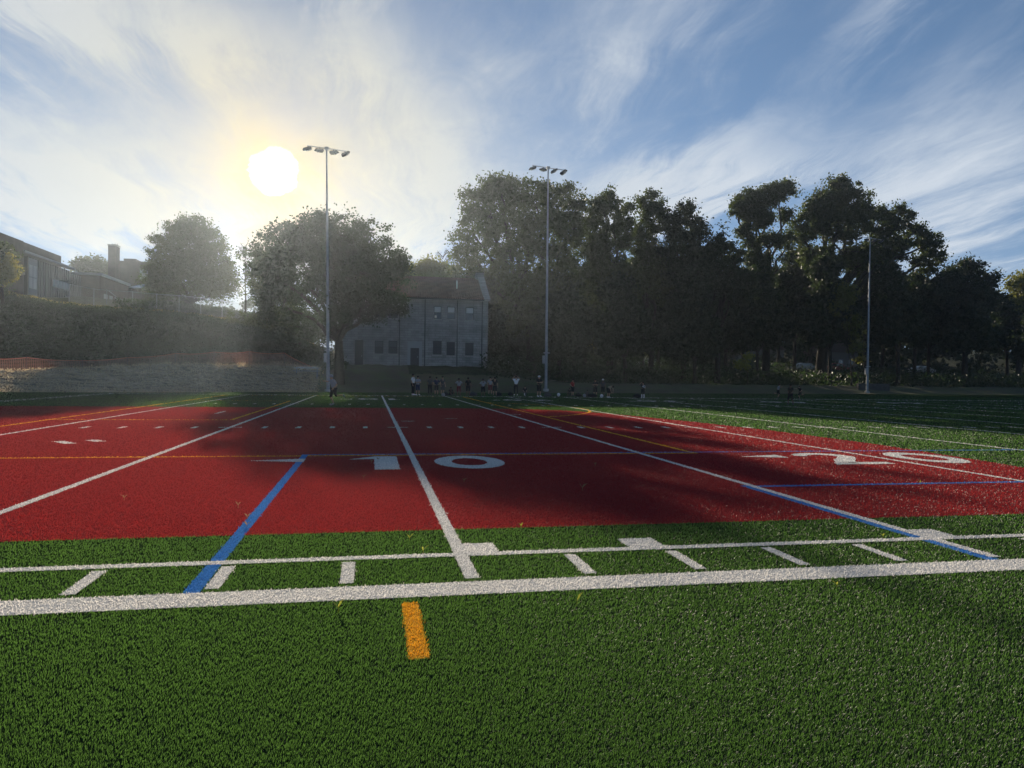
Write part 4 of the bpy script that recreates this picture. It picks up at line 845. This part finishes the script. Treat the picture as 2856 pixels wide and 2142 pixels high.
    for s in 'lr':
        A, B = Vector(P['a'+s]), Vector(P['t'+s]); skinned('shoe', [(*A.lerp(B, -.25), .05, .05), (*A.lerp(B, .5), .055, .05), (*A.lerp(B, 1.25), .038, .035)], [(0, 1), (1, 2)], CL[shoes], o)
        if socks: MB().tube([P['a'+s], mid('a'+s, 'k'+s, .75)], [.05, .066], 8).build('sock', CL[socks], o)
    up = (h2-h1).normalized()
    if cap: 
        hc = MB(); hc.ball(h2-up*.005+Vector((0, .005, 0)), (.115, .125, .095)); hc.obox(h2+Vector((0, -.13, -.01)), (.15, .12, .02)); hc.build('cap', CL[cap], o)
    else: MB().ball(h2-up*.01+Vector((0, .022, .0)), (.102, .112, .095)).build('hair', HAIR, o)
    if number_:
        cu = bpy.data.curves.new('number', 'FONT'); cu.body = number_; cu.size = .36; cu.align_x = 'CENTER'; cu.extrude = .004; to = bpy.data.objects.new('number_src', cu); C.objects.link(to)
        d_ = bpy.context.evaluated_depsgraph_get(); d_.update(); nm = bpy.data.meshes.new_from_object(to.evaluated_get(d_)); bpy.data.objects.remove(to); nm.materials.clear()
        n_ = link('number', nm, CL['white'], sh_); n_.rotation_euler = (R(90), 0, R(180)); n_.location = (0, .185, 1.12)
    return o
BK = math.pi      # facing away from the camera
person('running man in a loose grey top and black shorts with one arm stretched out', 930, 1133, 88, 'run', 'grey', 'black', 0, R(-60), cap='grey', shoes='grey')
person('coach in a white shirt and dark trousers, first on the sideline from the left', 1151.7, 1103, 60, 'stand', 'white', 'black', 0, R(60), longpants=True, shoes='white')
person('person in a grey shirt right beside the white shirted coach', 1165, 1103.5, 55, 'fold', 'grey', 'navy', 0, R(20), shoes='white')
person('person in all dark clothes, third from the left on the far sideline', 1199, 1103, 54, 'stand', 'darkgrey', 'black', 1, R(150), longpants=True)
person('person in a navy top standing right of the third figure on the sideline', 1217, 1103, 52, 'hips', 'navy', 'black', 0, R(190))
person('player in dark jersey behind the pile of pads', 1234, 1102.5, 54, 'stand', 'darkgrey', 'darkgrey', 0, R(30))
person('dark clothed child sitting on the ground between two standing players', 1256, 1103.5, 24, 'sit', 'black', 'black', 1, R(20))
person('player in a pale grey jersey and maroon shorts, hands on hips', 1279.5, 1106, 52, 'hips', 'grey', 'maroon', 1, R(0))
person('broad player in black standing near the middle of the sideline group', 1305.5, 1105.5, 54, 'stand', 'black', 'black', 1, R(170))
person('slim player in grey top and black shorts alone between the two dark groups', 1347, 1107, 52, 'hips', 'grey', 'black', 1, R(10))
person('person in grey half hidden behind the large man in black', 1367, 1102, 52, 'stand', 'grey', 'maroon', 0, R(0))
person('large man in black with one hand raised to his shoulder', 1380, 1105.5, 55, 'onearm', 'black', 'black', 0, R(160))
person('person in a white shirt with both hands on the head', 1439, 1104, 58, 'armsup', 'white', 'black', 0, BK, longpants=True, shoes='white')
person('kneeling player in a black jersey with white socks near the second light mast', 1464, 1105.5, 30, 'kneel', 'black', 'darkgrey', 0, R(0), socks='white')
person('person in dark clothes and a white cap just left of the second light mast', 1503, 1107.5, 62, 'fold', 'black', 'black', 0, R(20), cap='white', shoes='white')
person('player in a red vest, hand on hip, right of the second light mast', 1597, 1106, 51, 'hips', 'red', 'black', 0, R(40))
person('crouching player in black in front of the player in the red vest', 1588, 1107, 26, 'kneel', 'black', 'black', 1, R(-40))
person('player in dark kit sitting on the turf right of the red vest', 1637, 1107, 20, 'sit', 'darkgrey', 'black', 1, R(0))
person('player in black holding a white sheet', 1660, 1107, 52, 'fold', 'black', 'black', 0, R(-20))
person('player with a white cap standing behind the player who bends over', 1681, 1107, 53, 'stand', 'darkgrey', 'black', 1, R(0), cap='white')
person('player in a tan shirt bending over the bags', 1696, 1110, 37, 'bend', 'tan', 'black', 0, R(30), shoes='white')
person('player in a black jersey numbered 40 with white socks, back to the camera', 1793, 1111.5, 50, 'onearm', 'black', 'black', 0, BK, socks='white', shoes='white', number_='40')
person('running player in a grey shirt, leftmost of the three far players', 2170, 1111.5, 46, 'run', 'grey', 'black', 0, R(70))
person('player in black walking, nearest of the three players on the right', 2204, 1131, 66, 'walk', 'black', 'black', 1, R(-60))
person('running player in black, rightmost of the three on the right half', 2231, 1113.5, 42, 'run', 'black', 'black', 0, R(-80))
# gear on the ground
def bag(label, u, v, w, col, kind='bag'):
    g = onz(u, v); o = empty('duffel_bag' if kind == 'bag' else 'helmet', (g[0], g[1], .02), label, kind, rz=random.uniform(-.5, .5))
    if kind == 'bag':
        mb = MB(); w *= .75; mb.tube([(-w/2, 0, .10), (-w/2+.08, 0, .13), (0, 0, .15), (w/2-.08, 0, .12), (w/2, 0, .09)], [.05, .12, .145, .115, .05], 10); mb.build('shell', CL[col], o)
        MB().tube([(-w*.2, 0, .27), (-w*.1, 0, .34), (w*.1, 0, .34), (w*.2, 0, .26)], .015, 5).build('handle', CL['darkgrey'], o)
    else:
        MB().ball((0, 0, .14), (.13, .16, .14)).build('shell', CL[col], o)
        q = MB()
        for zz in (.06, .11): q.tube([(-.1, -.1, zz), (0, -.21, zz), (.1, -.1, zz)], .01, 5)
        q.build('face_guard', CL['grey'], o)
for a in (('black duffel bag beside the seated child', 1243, 1105, .6, 'black'), ('dark bag lying right of the broad player in black', 1319, 1105, .9, 'darkgrey'), ('black bag at the feet of the large man in black', 1390, 1105, .7, 'black'), ('black bag left of the person with hands on the head', 1424, 1104.5, .6, 'black'),
          ('dark bag between the second mast and the red vest', 1528, 1107, .8, 'darkgrey'), ('black bag right of the crouching player', 1613, 1107, .7, 'black'), ('large black bag below the player holding a white sheet', 1652, 1109, 1., 'black'), ('round black bag beside the player numbered 40', 1777, 1110.5, .8, 'black')): bag(*a)
for a in (('white helmet on the turf between the second mast and the red vest', 1558, 1106.5, .3, 'white', 'helmet'), ('grey helmet among the pile behind the sideline, left part', 1236, 1107, .3, 'grey', 'helmet'), ('white helmet near the bending player', 1678, 1110, .3, 'white', 'helmet'), ('grey helmet right of the red vest', 1630, 1109, .3, 'grey', 'helmet')): bag(*a)

# ------------------------------------------------------------------ seedlings growing through the turf
WG = mat('seedling leaf', (.20, .25, .05), .5, .3, trans=.5, tcol=(.38, .40, .06)); WD = mat('dry seedling leaf', (.30, .20, .11), .7, .2, trans=.4, tcol=(.36, .24, .12))
def weed(label, u, v, h, dry=False, n=3):
    g = onz(u, v); o = empty('dry_seedling' if dry else 'seedling', (g[0], g[1], 0), label, 'weed', 'seedlings growing through the turf'); mb = MB()
    mb.tube([(0, 0, 0), (.002, 0, h*.5)], [.003, .002], 5); mb.build('stem', WD if dry else WG, o); lv = MB()
    for k in range(n):
        a = k*6.28/n+random.uniform(0, 1.2); L_ = h*random.uniform(.6, .9); c, s = math.cos(a), math.sin(a); w = .005+.03*h
        P0 = Vector((0, 0, h*.4)); P1 = Vector((c*L_*.45, s*L_*.2, h*.4+L_*.45)); P2 = Vector((c*L_, s*L_*.45, h*.4+L_*random.uniform(.5, .8))); sd = Vector((-s, c, .3)).normalized()*w
        lv.add([P0-sd*.4, P0+sd*.4, P1+sd, P1-sd, P2], [(0, 1, 2, 3), (3, 2, 4)])
    lv.build('leaves', WD if dry else WG, o)
for a in (('yellow green seedling just below the wide sideline, left of the orange dash', 943, 1712, .10), ('single upright green blade below the sideline, right of the orange dash', 1609, 1690, .09, False, 1), ('small yellow seedling below the sideline at the right', 2334, 1640, .06), ('seedling sprouting above the thin white line left of the ten yard line', 1180, 1545, .08),
          ('faint seedling in the green band left of the ten yard line', 1142, 1508, .07), ('small seedling at the edge of the red turf right of the ten yard line', 1453, 1474, .06), ('dry tan seedling on the red turf left of the blue line', 664, 1418, .09, True), ('dry sprig on the red turf far left', 346, 1396, .08, True),
          ('dry curled sprig close to the blue line', 690, 1450, .08, True), ('dry sprig touching the blue line', 688, 1472, .07, True), ('branching dry sprig on the shaded red turf right of the number ten', 1624, 1370, .12, True), ('small dry sprig below the numeral one', 1014, 1336, .08, True),
          ('dry sprig standing on the numeral one', 1054, 1288, .10, True), ('tiny dry sprig left of the one', 1036, 1292, .08, True), ('small seedling on the blue line at the right', 2566, 1354, .08), ('tiny dry sprig below the numeral zero', 1294, 1345, .07, True), ('tiny dry sprig on the shaded red turf', 1660, 1300, .07, True), ('seedling beside the white block at fifteen yards', 2463, 1500, .05)): weed(*a)

# ------------------------------------------------------------------ hazy evening air
hz_m = bpy.data.materials.new('haze'); hz_m.use_nodes = True; N_ = hz_m.node_tree.nodes; N_.remove(N_['Principled BSDF'])
pv = N_.new('ShaderNodeVolumePrincipled'); pv.inputs['Color'].default_value = (.74, .86, 1, 1); pv.inputs['Density'].default_value = .00026; pv.inputs['Anisotropy'].default_value = .76
hz_m.node_tree.links.new(pv.outputs[0], N_['Material Output'].inputs['Volume'])
props(MB().box(-262, 342, -64, 262, -1.2, 36).build('haze', hz_m), 'thin evening haze in the air over the field', 'haze', kind='stuff')
